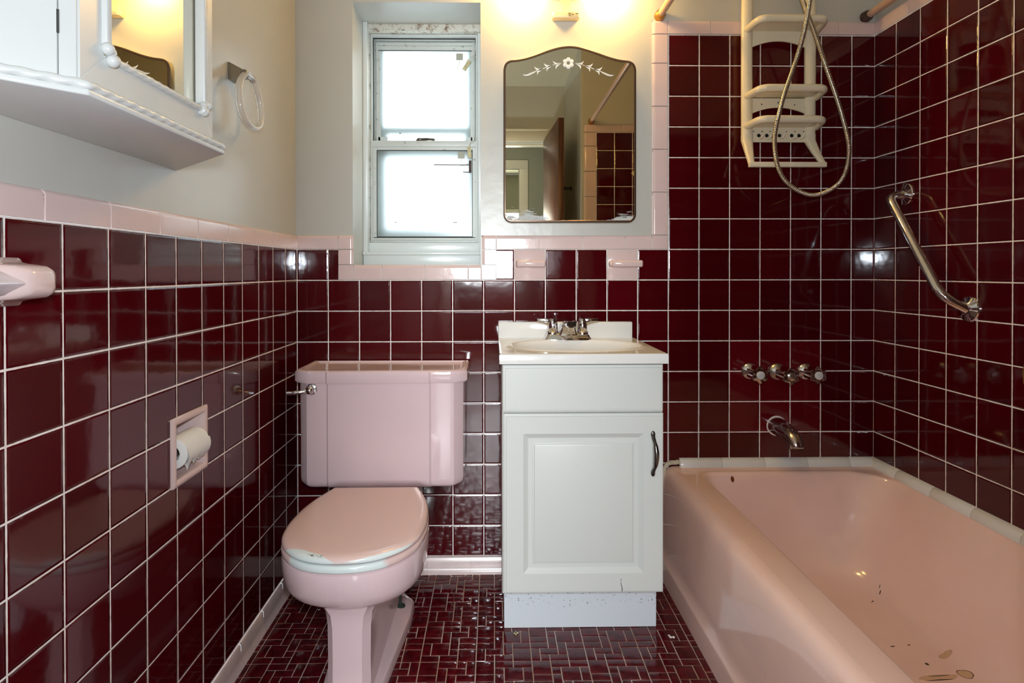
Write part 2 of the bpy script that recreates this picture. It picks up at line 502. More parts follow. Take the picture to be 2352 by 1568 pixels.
# ceiling
bm = bmesh.new()
grid_face(bm, [-.12, XR+.12], [YF-.02, PB], lambda u, v: True, lambda u, v: (u, v, ZC), 0)
struct(planar('ceiling', bm, [M['ceiling']], MID))
# hall beyond the doorway
HY = -3.45
bm = bmesh.new()
hh = (.18, .93, -1, 2.03)
grid_face(bm, [-1.2, .18, .93, 2.6], [0, 2.03, ZC], lambda u, v: not inside(u, v, hh), lambda u, v: (u, HY, v), 0)
grid_face(bm, [YF-.11, HY], [0, ZC], lambda u, v: True, lambda u, v: (-1.2, u, v), 0)
grid_face(bm, [YF-.11, HY], [0, ZC], lambda u, v: True, lambda u, v: (2.6, u, v), 0)
grid_face(bm, [-1.2, 2.6], [YF-.02, -6.2], lambda u, v: True, lambda u, v: (u, v, ZC+.001), 0)
# the room past the hall: walls with a bright window
RW = (.15, 1.15, .85, 1.95)
grid_face(bm, [-1.2, RW[0], RW[1], 2.6], [0, RW[2], RW[3], ZC], lambda u, v: not inside(u, v, RW), lambda u, v: (u, -6.2, v), 0)
grid_face(bm, [HY, -6.2], [0, ZC], lambda u, v: True, lambda u, v: (-1.2, u, v), 0)
grid_face(bm, [HY, -6.2], [0, ZC], lambda u, v: True, lambda u, v: (2.6, u, v), 0)
struct(planar('wall_hall', bm, [M['hallpaint']]))
bm = bmesh.new()
grid_face(bm, [-1.2, 2.6], [YF-.05, -6.2], lambda u, v: True, lambda u, v: (u, v, -.004), 0)
struct(planar('floor_hall', bm, [M['hallfloor']], (1, -3, 1)))
bm = bmesh.new()
box(bm, .09, .175, HY, HY+.02, 0, 2.035, .004); box(bm, .935, 1.02, HY, HY+.02, 0, 2.035, .004); box(bm, .09, 1.02, HY, HY+.02, 2.035, 2.12, .004)
struct(obj('trim_21', bm, M['casing']))
bm = bmesh.new()
box(bm, RW[0], RW[1], -6.20, -6.16, RW[2], RW[2]+.05); box(bm, RW[0], RW[1], -6.20, -6.16, RW[3]-.05, RW[3])
box(bm, RW[0], RW[0]+.05, -6.20, -6.16, RW[2], RW[3]); box(bm, RW[1]-.05, RW[1], -6.20, -6.16, RW[2], RW[3])
box(bm, RW[0], RW[1], -6.20, -6.15, 1.38, 1.43)
w2 = struct(obj('window_2', bm, M['casing']))
bm = bmesh.new(); box(bm, RW[0]+.04, RW[1]-.04, -6.185, -6.18, RW[2]+.04, RW[3]-.04)
obj('pane', bm, M['frost'], w2)

# ---- floor: grout bed with the mosaic of squares and bars
PC, PRW = .0255, .0258
PAT = [(-4,0,2,1), (-2,5,1,2), (-1,0,1,2), (0,0,2,1), (-4,1,1,2), (-3,1,2,2), (0,1,2,1), (-1,2,1,1), (0,2,2,2), (-4,3,2,1),
       (-2,3,2,1), (-4,4,2,2), (-2,4,2,1), (0,4,1,1), (1,4,1,2), (-1,5,2,1)]
bm = bmesh.new()
f = bm.faces.new([bm.verts.new(p) for p in ((-.02, .02, -.0014), (XR+.02, .02, -.0014), (XR+.02, YF-.06, -.0014), (-.02, YF-.06, -.0014))]); f.material_index = 1
def floor_tile(c, r, w, h):
    x0 = .643 + (c-2)*PC; x1 = x0 + w*PC
    y1 = -.3106 - (r-4)*PRW; y0 = y1 - h*PRW
    if x1 < 0 or x0 > 1.32 or y0 > .0 or y1 < YF-.05: return
    g = .0012; b = .0016
    x0 += g; x1 -= g; y0 += g; y1 -= g
    tx, ty = random.gauss(0, .010), random.gauss(0, .010)
    cx, cy = (x0+x1)/2, (y0+y1)/2
    def P(x, y, z): return (x, y, z + (tx*(x-cx) + ty*(y-cy) if z > -.001 else 0))
    o = [bm.verts.new(P(x, y, -.0014)) for x, y in ((x0,y0),(x1,y0),(x1,y1),(x0,y1))]
    m = [bm.verts.new(P(x, y, -.0003)) for x, y in ((x0+.0003,y0+.0003),(x1-.0003,y0+.0003),(x1-.0003,y1-.0003),(x0+.0003,y1-.0003))]
    t = [bm.verts.new(P(x, y, .0)) for x, y in ((x0+b,y0+b),(x1-b,y0+b),(x1-b,y1-b),(x0+b,y1-b))]
    for A, B in ((o, m), (m, t)):
        for i in range(4):
            f = bm.faces.new((A[i], A[(i+1)%4], B[(i+1)%4], B[i])); f.smooth = (A is m)
    f = bm.faces.new(t); f.smooth = True
for pc in range(-6, 1):
    for pr_ in range(-4, 16):
        for c, r, w, h in PAT: floor_tile(c + 6*pc, r + 6*pr_, w, h)
for pc in range(0, 6):
    for pr_ in range(-5, 16):
        for c, r, w, h in PAT: floor_tile(3-c-(w-1) + 6*pc, 7-r-(h-1) + 6*pr_, w, h)
def floor_tile_mat():
    s = NT('maroon_floor_mosaic'); x, y, z, p = s.pos()
    g = s.new('ShaderNodeObjectInfo')
    f = s.noise(p, 30, 1)
    c = s.mix(s.sstep(f, .35, .65), lin(92, 16, 24), lin(72, 10, 18))
    # pale dried residue on the floor beside the pedestal
    q = s.math('SQRT', s.math('ADD', s.math('POWER', s.math('DIVIDE', s.math('SUBTRACT', x, .225), .075), 2), s.math('POWER', s.math('DIVIDE', s.math('ADD', y, .36), .075), 2)))
    k = s.math('MULTIPLY', s.sstep(q, .35, 1.05, 1, 0), s.sstep(s.noise(p, 110, 5, .75), .52, .66))
    s.inp('Base Color', s.mix(s.math('MULTIPLY', k, .55), c, lin(196, 198, 194)))
    s.inp('Roughness', s.math('MULTIPLY_ADD', k, .3, .10))
    s.inp('Normal', s.bump(s.noise(p, 45, 2), 1, .0006)); return s.m
M['mosaic'] = floor_tile_mat()
M['floorgrout'] = mat('aged_floor_grout', lin(214, 200, 190), .8, col2=lin(182, 150, 126), vscale=7)
fl = planar('floor', bm, [M['mosaic'], M['floorgrout']], (1, -1, 3))
struct(fl)

# ---- trim tiles: small glazed blocks with a rounded outer edge
def trim_piece(bm, mp, a0, a1, b0, b1, rounds, r=.011, dtop=.002, dbot=-.006):
    """mp(a, b, d) -> world; rounds: subset of 'a0','a1','b0','b1' """
    e = .0012
    def axis(lo, hi, rlo, rhi):
        s = set()
        for k in (0, .12, .35, .65, 1, 1.25): s.add(lo + rlo*k); s.add(hi - rhi*k)
        return sorted(s)
    ra0, ra1, rb0, rb1 = [r if k in rounds else e for k in ('a0', 'a1', 'b0', 'b1')]
    A = axis(a0, a1, ra0, ra1); B = axis(b0, b1, rb0, rb1)
    D = dtop - dbot
    V = {}
    for i, a in enumerate(A):
        for j, b in enumerate(B):
            ea = max(0, 1-(a-a0)/ra0, 1-(a1-a)/ra1); eb = max(0, 1-(b-b0)/rb0, 1-(b1-b)/rb1)
            ra = ra0 if (a-a0)/ra0 < (a1-a)/ra1 else ra1; rb = rb0 if (b-b0)/rb0 < (b1-b)/rb1 else rb1
            q = min(1.0, math.hypot(ea, eb))
            dep = max(ra if ea > 0 else 0, rb if eb > 0 else 0)
            dep = D if dep > e else .0022
            V[(i, j)] = bm.verts.new(mp(a, b, dtop - dep*(1 - math.sqrt(max(0, 1-q*q)))))
    for i in range(len(A)-1):
        for j in range(len(B)-1):
            bm.faces.new((V[(i, j)], V[(i+1, j)], V[(i+1, j+1)], V[(i, j+1)]))
def trim(name, mp, pieces, m=None, label=None):
    bm = bmesh.new(); g = .0009
    for p in pieces:
        a0, a1, b0, b1, rounds = p
        trim_piece(bm, mp, a0+g, a1-g, b0+g, b1-g, rounds)
        f = bm.faces.new([bm.verts.new(mp(a, b, -.0008)) for a, b in ((a0, b0+.003), (a1, b0+.003), (a1, b1-.011), (a0, b1-.011))]); f.material_index = 1
    o = planar(name, bm, [m or M['pink'], M['whitegrout']], MID)
    for p in o.data.polygons: p.use_smooth = True
    return struct(o)
def runs(a0, a1, b0, b1, rounds, first=None, L=.1524, vert=False):
    out = []; a = a0
    step = first or L
    while a < a1 - 1e-4:
        e = min(a + step, a1); step = L
        if a1 - e < .012: e = a1
        out.append((b0, b1, a, e, rounds) if vert else (a, e, b0, b1, rounds)); a = e
    return out
BK = lambda a, b, d: (a, -d, b)
LF = lambda a, b, d: (d, a, b)
RT = lambda a, b, d: (XR-d, a, b)
EN = lambda a, b, d: (a, YE+d, b)
trim('trim_1', LF, runs(YF, 0, ZK, ZCAP, ('b1',), first=.10))
trim('trim_2', BK, runs(.0, .145, ZK, ZCAP, ('b1',), first=.14) + [(.145, .198, ZK, ZCAP, ('b1', 'a1'))] + [(.145, .198, 1.091, ZK, ('a1',)), (.145, .198, 1.038, 1.091, ())])
trim('trim_3', BK, runs(.198, .649, 1.038, 1.091, ('b1',), first=.10))
trim('trim_4', BK, [(.649, .702, ZK, ZCAP, ('a0', 'b1')), (.649, .702, 1.091, ZK, ('a0',)), (.649, .702, 1.038, 1.091, ())] + runs(.702, 1.255, ZK, ZCAP, ('b1',)) + [(1.255, 1.312, ZK, ZCAP, ())])
trim('trim_5', BK, runs(ZCAP, 1.908, 1.255, 1.312, ('a0',), vert=True) + [(1.255, 1.312, 1.908, 1.958, ('a0', 'b1'))] + runs(1.312, XR, 1.908, 1.958, ('b1',)))
trim('trim_6', RT, runs(YE, 0, 1.908, 1.958, ('b1',), first=.09))
trim('trim_7', EN, runs(.30, 1.908, 1.24, 1.312, ('a0',), vert=True) + [(1.24, 1.312, 1.908, 1.958, ('a0', 'b1'))] + runs(1.312, XR, 1.908, 1.958, ('b1',)))
def base(name, mp, a0, a1):
    bm = bmesh.new(); a = a0
    while a < a1 - .01:
        e = min(a + .1524, a1)
        prof = [(-.006, ZB-.001), (.004, ZB-.001), (.0065, ZB-.004), (.0075, .022), (.010, .012), (.015, .005), (.019, -.0012)]
        loft(bm, [[mp(a+.0002, z, d) for d, z in prof], [mp(e-.0002, z, d) for d, z in prof]], close=False)
        a = e
    o = planar(name, bm, [M['pinkbase']], MID)
    for p in o.data.polygons: p.use_smooth = True
    return struct(o)
base('baseboard_left', LF, YF, 0.0)
base('baseboard_back', BK, .0, .72)
# white quarter-round tiles where tub meets wall
def quarter(name, mp, a0, a1, first):
    bm = bmesh.new(); a = a0; st = first
    while a < a1 - .004:
        e = min(a + st, a1); st = .152
        prof = [(-.003, .404)] + [(.022*math.sin(t*PI/2/6), .380 + .022*math.cos(t*PI/2/6)) for t in range(7)] + [(.022, .372)]
        prof2 = [(d*.96, .38 + (z-.38)*.97) for d, z in prof]
        loft(bm, [[mp(a+.0004, z, d) for d, z in prof2], [mp(a+.002, z, d) for d, z in prof], [mp(e-.002, z, d) for d, z in prof], [mp(e-.0004, z, d) for d, z in prof2]], close=False)
        a = e
    f = bm.faces.new([bm.verts.new(mp(x, z, .010)) for x, z in ((a0, .374), (a1, .374), (a1, .396), (a0, .396))]); f.material_index = 1
    o = planar(name, bm, [M['whitetile'], M['whitegrout']], MID)
    for p in o.data.polygons: p.use_smooth = True
    return struct(o)
quarter('trim_8', BK, 1.352, XR, .151)
quarter('trim_9', RT, YE, -.0, .12)
quarter('trim_10', EN, 1.352, XR, .151)
# lumpy putty closing the gap between tub corner and wall
bm = bmesh.new()
pts = catmull([(1.355, -.004, .388), (1.325, -.004, .386), (1.305, -.006, .378), (1.294, -.008, .35), (1.288, -.010, .29), (1.284, -.011, .20), (1.280, -.012, .10), (1.278, -.014, .01)], 14)
tube(bm, pts, .008, 10, rfun=lambda a, s, i: 1 + .35*noise.noise(Vector((a*1.3, s*60, 3))) + .25*noise.noise(Vector((a*3, s*160, 9))))
struct(obj('trim_11', bm, M['putty']))

# ------------------------------------------------------------------ window_1
win = bpy.data.objects.new('window_1', None); COL.objects.link(win); win.location = (.42, WD, 1.18); struct(win)
def ring_frame(bm, x0, x1, z0, z1, w, y0, y1, bev=.0015, mi=0):
    """rectangular frame, w = (left, right, bottom, top) widths"""
    l, r, b, t = w
    if l: box(bm, x0, x0+l, y0, y1, z0, z1, bev, 1, mi)
    if r: box(bm, x1-r, x1, y0, y1, z0, z1, bev, 1, mi)
    if b: box(bm, x0+l-.0005, x1-r+.0005, y0+.0004, y1-.0004, z0, z0+b, bev, 1, mi)
    if t: box(bm, x0+l-.0005, x1-r+.0005, y0+.0004, y1-.0004, z1-t, z1, bev, 1, mi)
bm = bmesh.new()   # wooden head and side stops
box(bm, WX0-.0, WX1, .185, .275, 1.990, 2.020, .003)
box(bm, WX0-.0, .214, .200, .275, 1.16, 1.991, .002)
obj('head_stop', bm, M['worn'], win)
bm = bmesh.new()
box(bm, .632, WX1+.0, .200, .275, 1.16, 1.991, .002)
box(bm, WX0, .212, .165, .1995, 1.14, 2.018, .002)
obj('side_stop', bm, M['sill'], win)
bm = bmesh.new()   # sill boards
box(bm, WX0, WX1, .165, .30, 1.0915, 1.136, .004)
box(bm, WX0+.001, WX1, .150, .19, 1.130, 1.142, .003)
box(bm, .204, WX1-.001, .195, .30, 1.141, 1.180, .004)
obj('sill', bm, M['sill'], win)
bm = bmesh.new()   # aluminium outer frame with its tracks
ring_frame(bm, .2145, .6315, 1.181, 1.9895, (.008, .008, .008, .010), .208, .285)
ring_frame(bm, .2235, .6225, 1.189, 1.980, (.004, .004, .0, .006), .232, .285)
obj('frame', bm, M['alu'], win)
bm = bmesh.new()
ring_frame(bm, .2215, .6245, 1.186, 1.9815, (.0035, .0035, 0, .0035), .222, .29, 0)
obj('gasket', bm, M['gasket'], win)
bm = bmesh.new()   # upper sash, set further out
ring_frame(bm, .2265, .6195, 1.545, 1.974, (.020, .018, .03, .034), .246, .272)
ring_frame(bm, .2300, .6165, 1.57, 1.970, (.008, .008, 0, .012), .240, .250)
us = obj('upper_sash', bm, M['sash'], win)
bm = bmesh.new(); box(bm, .244, .604, .2575, .2615, 1.57, 1.944); obj('pane', bm, M['frost'], us)
bm = bmesh.new()   # lower sash, nearer the room
ring_frame(bm, .2195, .6265, 1.1905, 1.574, (.0185, .0165, .012, .034), .214, .240)
box(bm, .2165, .6295, .209, .232, 1.553, 1.5765, .002)
box(bm, .2185, .6275, .206, .222, 1.189, 1.197, .001)
ls = obj('lower_sash', bm, M['sash'], win)
bm = bmesh.new()
ring_frame(bm, .2375, .6105, 1.2015, 1.5405, (.0018, .0018, .0025, .0025), .2135, .218, 0)
box(bm, .225, .62, .2130, .2142, 1.1985, 1.2015)
box(bm, .2265, .6195, .2445, .246, 1.938, 1.9405)
obj('gasket', bm, M['gasket'], ls)
bm = bmesh.new(); box(bm, .236, .612, .2255, .2295, 1.20, 1.543); obj('pane', bm, M['frost'], ls)
bm = bmesh.new()   # sash lock on the meeting rail
box(bm, .390, .462, .212, .234, 1.5755, 1.581, .001)
prism(bm, [(.392, 1.580), (.415, 1.580), (.412, 1.588), (.396, 1.588)], 'XZ', .214, .23, .001)
tube(bm, catmull([(.41, .215, 1.584), (.43, .208, 1.583), (.455, .208, 1.5815), (.462, .213, 1.581)], 5), .0035, 8)
obj('sash_lock', bm, M['darkchrome'], win)
bm = bmesh.new()   # storm sash and masonry just outside
ring_frame(bm, .215, .632, 1.183, 1.60, (.058, .046, .052, .0), .246, .254)
box(bm, .25, .60, .246, .254, 1.515, 1.56)
ring_frame(bm, .215, .632, 1.56, 1.985, (.043, .043, .0, .0), .268, .276)
box(bm, .25, .61, .267, .275, 1.612, 1.640)
ring_frame(bm, .215, .632, 1.545, 1.612, (.058, .056, .02, .0), .270, .276)
obj('storm_frame', bm, M['alu'], win)
bm = bmesh.new()
for a in ((-.6, .19, 0, 2.5), (.66, 1.5, 0, 2.5), (.18, .67, 0, 1.16), (.18, .67, 2.01, 2.5)):
    box(bm, a[0], a[1], .33, .44, a[2], a[3])
obj('outer_reveal', bm, M['brickout'], win)
for x, y, z, w in ((.322, .2565, 1.616, .0045), (.309, .2245, 1.260, .0040), (.541, .2245, 1.260, .0085)):   # slivers of old tape on the panes
    bm = bmesh.new(); box(bm, x-w, x+w, y-.0008, y+.0008, z-.0012, z+.0012); obj('tape', bm, M['gasket'], win)

# alarm contacts left on the two panes
def sensor(label, sx, sz, y, cx, cz, rot, wires):
    t = thing('alarm_sensor', label, 'window sensor', (sx, y, sz), 'old alarm sensors on the window')
    bm = bmesh.new(); box(bm, sx-.0135, sx+.0135, y-.0015, y, sz-.0135, sz+.0135, .0005, 1); obj('foil_pad', bm, M['foil'], t)
    bm = bmesh.new(); b = bmesh.new()
    box(b, -.0075, .0075, -.005, .005, -.022, .022, .001, 1); box(b, -.004, .004, -.007, -.004, .010, .017, .001, 1); box(b, -.004, .004, -.007, -.004, -.016, -.009, .001, 1)
    join(bm, b, 0, Matrix.Translation((cx, y-.026, cz)) @ Matrix.Rotation(rot, 4, 'Y'))
    obj('contact_block', bm, M['contact'], t)
    for w in wires:
        bm = bmesh.new(); tube(bm, catmull(w, 6), .0012, 6); obj('wire', bm, M['wire'], t)
    return t
s1 = sensor('small grey square alarm sensor on the upper frosted pane', .558, 1.920, .257, .588, 1.877, .55,
       [[(.558, .255, 1.907), (.558, .25, 1.89), (.550, .24, 1.872), (.558, .235, 1.860), (.578, .232, 1.862)],
        [(.594, .228, 1.893), (.603, .222, 1.907), (.618, .215, 1.915), (.622, .213, 1.935), (.624, .21, 1.955)], [(.597, .228, 1.89), (.608, .222, 1.899), (.622, .213, 1.905)]])
s2 = sensor('small grey square alarm sensor on the lower frosted pane', .566, 1.523, .224, .599, 1.529, -.08,
       [[(.566, .222, 1.510), (.566, .22, 1.497), (.558, .215, 1.487), (.572, .21, 1.479), (.595, .205, 1.488)],
        [(.598, .195, 1.552), (.604, .19, 1.566), (.618, .19, 1.575), (.628, .195, 1.583)]])
bm = bmesh.new(); box(bm, .5965, .6065, .205, .2135, 1.452, 1.499, .001, 1)
lt = tag(obj('latch_plate', bm, M['rust']), 'rusty latch plate with two thin rods on lower sash', 'latch')
bm = bmesh.new()
tube(bm, [(.598, .207, 1.482), (.461, .207, 1.4826)], .0019, 6); obj('rod', bm, M['rust'], lt)
bm = bmesh.new(); tube(bm, [(.598, .207, 1.4535), (.574, .207, 1.454)], .0019, 6); obj('rod', bm, M['rust'], lt)
for z in (1.489, 1.46):
    bm = bmesh.new(); sphere(bm, (.601, .2035, z), .0028, seg=8); obj('screw', bm, M['rust'], lt)

# ------------------------------------------------------------------ toilet
CX = .337
toi = thing('toilet', 'pink ceramic toilet with tank against the maroon tiled back wall', 'toilet', (CX, -.35, 0))
def tank_ring(z, o=0.0, x0=.073, x1=.594, yf=-.212, yb=-.022):
    cx0, cy = .032, .030
    return [(x0-o, yb+o*.3, z), (x0-o, yf+cy-o, z), (x0-o+.006, yf+cy*.72-o, z), (x0+cx0-.004-o*.4, yf+.002-o, z), (x0+cx0+.012-o*.3, yf-o, z),
            (.164, yf-.0005-o, z), (.170, yf-.006-o, z), (.488, yf-.006-o, z), (.494, yf-.0005-o, z),
            (x1-cx0-.012+o*.3, yf-o, z), (x1-cx0+.004+o*.4, yf+.002-o, z), (x1+o-.006, yf+cy*.72-o, z), (x1+o, yf+cy-o, z), (x1+o, yb+o*.3, z)]
bm = bmesh.new()
def lerp_ring(z, o): return tank_ring(z, o)
rings = [tank_ring(.3790, -.022), tank_ring(.3810, -.013), tank_ring(.3865, -.006), tank_ring(.395, -.0015), tank_ring(.41, 0), tank_ring(.56, 0), tank_ring(.7165, .001)]
loft(bm, rings, True, True)
obj('tank', bm, M['pinktoilet'], toi, 28)
bm = bmesh.new()
L = lambda z, o: tank_ring(z, o, .073, .594, -.212, -.018)
rings = [L(.7145, .007), L(.7155, .011), L(.720, .0135), L(.745, .0135), L(.7515, .012), L(.7545, .008), L(.7555, .003), L(.7545, -.004), L(.7505, -.010), L(.749, -.016)]
loft(bm, rings, True, True)
obj('tank_lid', bm, M['pinktoilet'], toi, 32)
# flush lever
lev = None
bm = bmesh.new()
lathe(bm, [(.0175, 0), (.0185, .003), (.017, .006), (.012, .008)], (.118, -.213, .696), '-Y', 24)
sphere(bm, (.116, -.226, .695), .0135, seg=20)
tube(bm, catmull([(.110, -.230, .694), (.095, -.236, .692), (.075, -.240, .690), (.050, -.240, .6885)], 6), [.006]*6+[.0055]*6+[.0065]*7, 12, squash=(1, .6))
obj('flush_lever', bm, M['chrome'], toi)
# seat outline (half widths by depth)
HALF = [(.0, -.727), (.050, -.7215), (.098, -.703), (.140, -.665), (.167, -.615), (.178, -.555), (.179, -.50), (.172, -.43), (.155, -.362), (.128, -.290)]
def seat_outline(n=6):
    pts = [(CX + a, b, 0) for a, b in HALF]
    right = catmull(pts, n)
    left = [Vector((2*CX - p.x, p.y, 0)) for p in right[1:]]
    left.reverse()
    return left + right        # from back-left round the front to back-right
OUT = seat_outline()
def oring(z, s, dy=0, inset=0):
    c = Vector((CX, -.50, 0)); r = []
    for p in OUT:
        d = p - c
        q = c + d * s
        if inset: q = q - d.normalized() * inset
        r.append((q.x, q.y + dy, z))
    return r
bm = bmesh.new()
loft(bm, [oring(.4015, 1, 0, .006), oring(.4018, 1, 0, .0015), oring(.404, 1, 0, 0), oring(.409, 1, 0, .0005), oring(.4135, 1, 0, .004), oring(.4165, 1, 0, .011), oring(.4185, 1, 0, .022), oring(.4205, 1, 0, .05), oring(.4215, 1, 0, .10)], True, True)
obj('seat_lid', bm, M['lid'], toi, 60)
bm = bmesh.new()
loft(bm, [oring(.3798, 1, 0, .006), oring(.3802, 1, 0, .001), oring(.383, 1, 0, -.001), oring(.392, 1, 0, -.001), oring(.3965, 1, 0, .001), oring(.3975, 1, 0, .006),
          oring(.3975, 1, 0, .06), oring(.3798, 1, 0, .065), oring(.3798, 1, 0, .006)])
obj('seat', bm, M['seat'], toi, 60)
bm = bmesh.new()
for sx in (-1, 1):
    bm = bmesh.new()
    tube(bm, [(CX + sx*.055, -.283, .392), (CX + sx*.095, -.283, .392)], .007, 12)
    box(bm, CX + sx*.075 - .014, CX + sx*.075 + .014, -.296, -.268, .376, .392, .003)
    obj('seat_hinge', bm, M['pinktoilet'], toi)
# bowl, pedestal and foot as one casting
bm = bmesh.new()
def bring(z, s, dy=0.0, flat=0.0, inset=0):
    """bowl ring, back extended under the tank"""
    r = []
    c = Vector((CX, -.48, 0))
    for i, p in enumerate(OUT):
        d = p - c; q = c + Vector((d.x*s, d.y*(s if d.y < 0 else 1), 0))
        if inset: q -= d.normalized()*inset
        r.append((q.x, q.y + dy, z))
    return r
R0 = [bring(.3770, .972, 0, 0, .02), bring(.3775, .985, 0, 0, .004), bring(.374, 1.0, .002), bring(.366, 1.006, .002), bring(.345, 1.006, .004), bring(.315, .995, .008), bring(.292, .965, .014),
      bring(.276, .91, .022), bring(.264, .82, .034), bring(.256, .70, .05), bring(.250, .55, .07), bring(.243, .42, .09)]
loft(bm, R0, True, True)
prism(bm, [(CX-.118, -.30), (CX+.118, -.30), (CX+.110, -.05), (CX-.110, -.05)], 'XY', .318, .3765, .008)
def ped(z, wf, wb, yf, yb, ch=.020):
    return [(CX-wb, yb, z), (CX-wf-ch*.9, yf+.045, z), (CX-wf-ch*.85, yf+ch, z), (CX-wf, yf, z), (CX+wf, yf, z), (CX+wf+ch*.85, yf+ch, z), (CX+wf+ch*.9, yf+.045, z), (CX+wb, yb, z)]
loft(bm, [ped(.022, .037, .066, -.640, -.16), ped(.05, .036, .060, -.640, -.16), ped(.12, .035, .054, -.640, -.15), ped(.20, .036, .054, -.640, -.14), ped(.235, .040, .060, -.642, -.12), ped(.262, .052, .085, -.652, -.10), ped(.275, .062, .10, -.660, -.09)], True, True)
# spreading foot
FT = [(CX-.058, -.16), (CX-.103, -.215), (CX-.105, -.30), (CX-.085, -.50), (CX-.066, -.69), (CX-.040, -.735), (CX+.040, -.735), (CX+.066, -.69), (CX+.085, -.50), (CX+.105, -.30), (CX+.103, -.215), (CX+.058, -.16)]
def ft(z, o): 
    c = Vector((CX, -.42)); 
    return [((Vector(p)-c)*(1-o) + c).to_tuple() + (z,) for p in FT]
loft(bm, [ft(-.001, 0), ft(.020, .0), ft(.028, .025), ft(.032, .08), ft(.036, .30), ft(.040, .5)], True, True)
obj('bowl', bm, M['pinktoilet'], toi, 27)
for sx in (1, -1):
    bm = bmesh.new()
    lathe(bm, [(.016, .0), (.0165, .003), (.012, .006), (.006, .008), (.004, .010), (.0038, .045), (.002, .047)], (CX + sx*.066, -.262, .0325), 'Z', 14)
    obj('floor_bolt', bm, M['bolt'], toi)

# ------------------------------------------------------------------ vanity cabinet
van = thing('vanity_cabinet', 'narrow white vanity cabinet with one raised panel door', 'cabinet', (.95, -.2, 0))
VX0, VX1, VY = .717, 1.181, -.378
bm = bmesh.new()
box(bm, VX0, VX0+.016, VY, -.006, .136, .8055, .001, 1); box(bm, VX1-.016, VX1, VY, -.006, .136, .8055, .001, 1)
box(bm, VX0+.016, VX1-.016, VY+.002, -.006, .136, .150); box(bm, VX0+.016, VX1-.016, -.020, -.006, .150, .8055)
box(bm, VX0+.016, VX1-.016, VY, VY+.018, .645, .672); box(bm, VX0+.016, VX1-.016, VY, VY+.018, .775, .8055)
obj('carcass', bm, M['whitecab'], van)
bm = bmesh.new(); box(bm, .723, 1.1800, -.322, -.306, .0005, .1355, .001, 1); box(bm, .723, .739, -.306, -.01, .0005, .1355); box(bm, 1.164, 1.1800, -.306, -.01, .0005, .1355)
def kick_mat():
    s = NT('scuffed_toe_kick'); x, y, z, p = s.pos()
    a = s.math('MULTIPLY', s.sstep(s.noise(p, 130, 4, .7), .60, .68), s.sstep(z, .052, .075))
    s.inp('Base Color', s.mix(a, lin(216, 222, 228), lin(84, 84, 84))); s.inp('Roughness', .45); return s.m
obj('toe_kick', bm, kick_mat(), van)
def panel(bm, x0, x1, z0, z1, yf, th, prof):
    """nested rectangles: prof = [(inset, depth behind front)]"""
    rings = [[(x0, yf+th, z0), (x1, yf+th, z0), (x1, yf+th, z1), (x0, yf+th, z1)]]
    for i, d in prof:
        rings.append([(x0+i, yf+d, z0+i), (x1-i, yf+d, z0+i), (x1-i, yf+d, z1-i), (x0+i, yf+d, z1-i)])
    loft(bm, rings, True, True)
EDGE = [(0, .006), (.0006, .0045), (.004, .003), (.0075, .0028), (.0085, 0), (.009, 0)]
bm = bmesh.new(); panel(bm, .7175, 1.1785, .6655, .7995, -.397, .018, EDGE)
obj('drawer_front', bm, M['whitecab'], van, 20)
def door_mat():
    s = NT('white_thermofoil_door'); x, y, z, p = s.pos()
    # hairline crack near the foot of the door
    cx = s.math('ADD', 1.056, s.math('MULTIPLY', s.math('SUBTRACT', s.noise(p, 60, 3), .5), .012))
    cx = s.math('ADD', cx, s.math('MULTIPLY', s.math('SUBTRACT', .19, z), .12))
    k = s.math('MULTIPLY', s.sstep(s.math('ABSOLUTE', s.math('SUBTRACT', x, cx)), .0006, .0012, 1, 0), s.math('MULTIPLY', s.math('GREATER_THAN', z, .148), s.math('LESS_THAN', z, .186)))
    k2 = s.math('MULTIPLY', k, s.sstep(s.noise(p, 40, 2), .38, .5))
    s.inp('Base Color', s.mix(k2, lin(215, 218, 213), lin(74, 90, 86))); s.inp('Roughness', .35); return s.m
bm = bmesh.new(); panel(bm, .7195, 1.1795, .1445, .6605, -.397, .018, EDGE + [(.0575, 0), (.0585, .0008), (.070, .0076), (.0715, .0090), (.083, .0090), (.0845, .0072), (.0875, .0066), (.0895, .0034), (.092, .0026)])
dr = obj('door', bm, door_mat(), van, 20)
bm = bmesh.new()
hx = 1.148
pth = catmull([(hx, -.399, .602), (hx, -.405, .592), (hx+.002, -.416, .578), (hx+.003, -.420, .566), (hx+.004, -.4225, .547), (hx+.003, -.420, .526), (hx+.002, -.416, .513), (hx, -.405, .498), (hx, -.399, .488)], 5)
rad = []
for i in range(len(pth)):
    t = i / (len(pth)-1); rad.append(.0052 + .0022*math.exp(-((t-.5)/.2)**2) - .0008*math.exp(-((t-.22)/.05)**2) - .0008*math.exp(-((t-.78)/.05)**2))
tube(bm, pth, rad, 10)
sphere(bm, (hx, -.4005, .600), .0085, sc=(.75, .45, 1.3)); sphere(bm, (hx, -.4005, .491), .0085, sc=(.75, .45, 1.3))
obj('handle', bm, M['darkchrome'], dr)

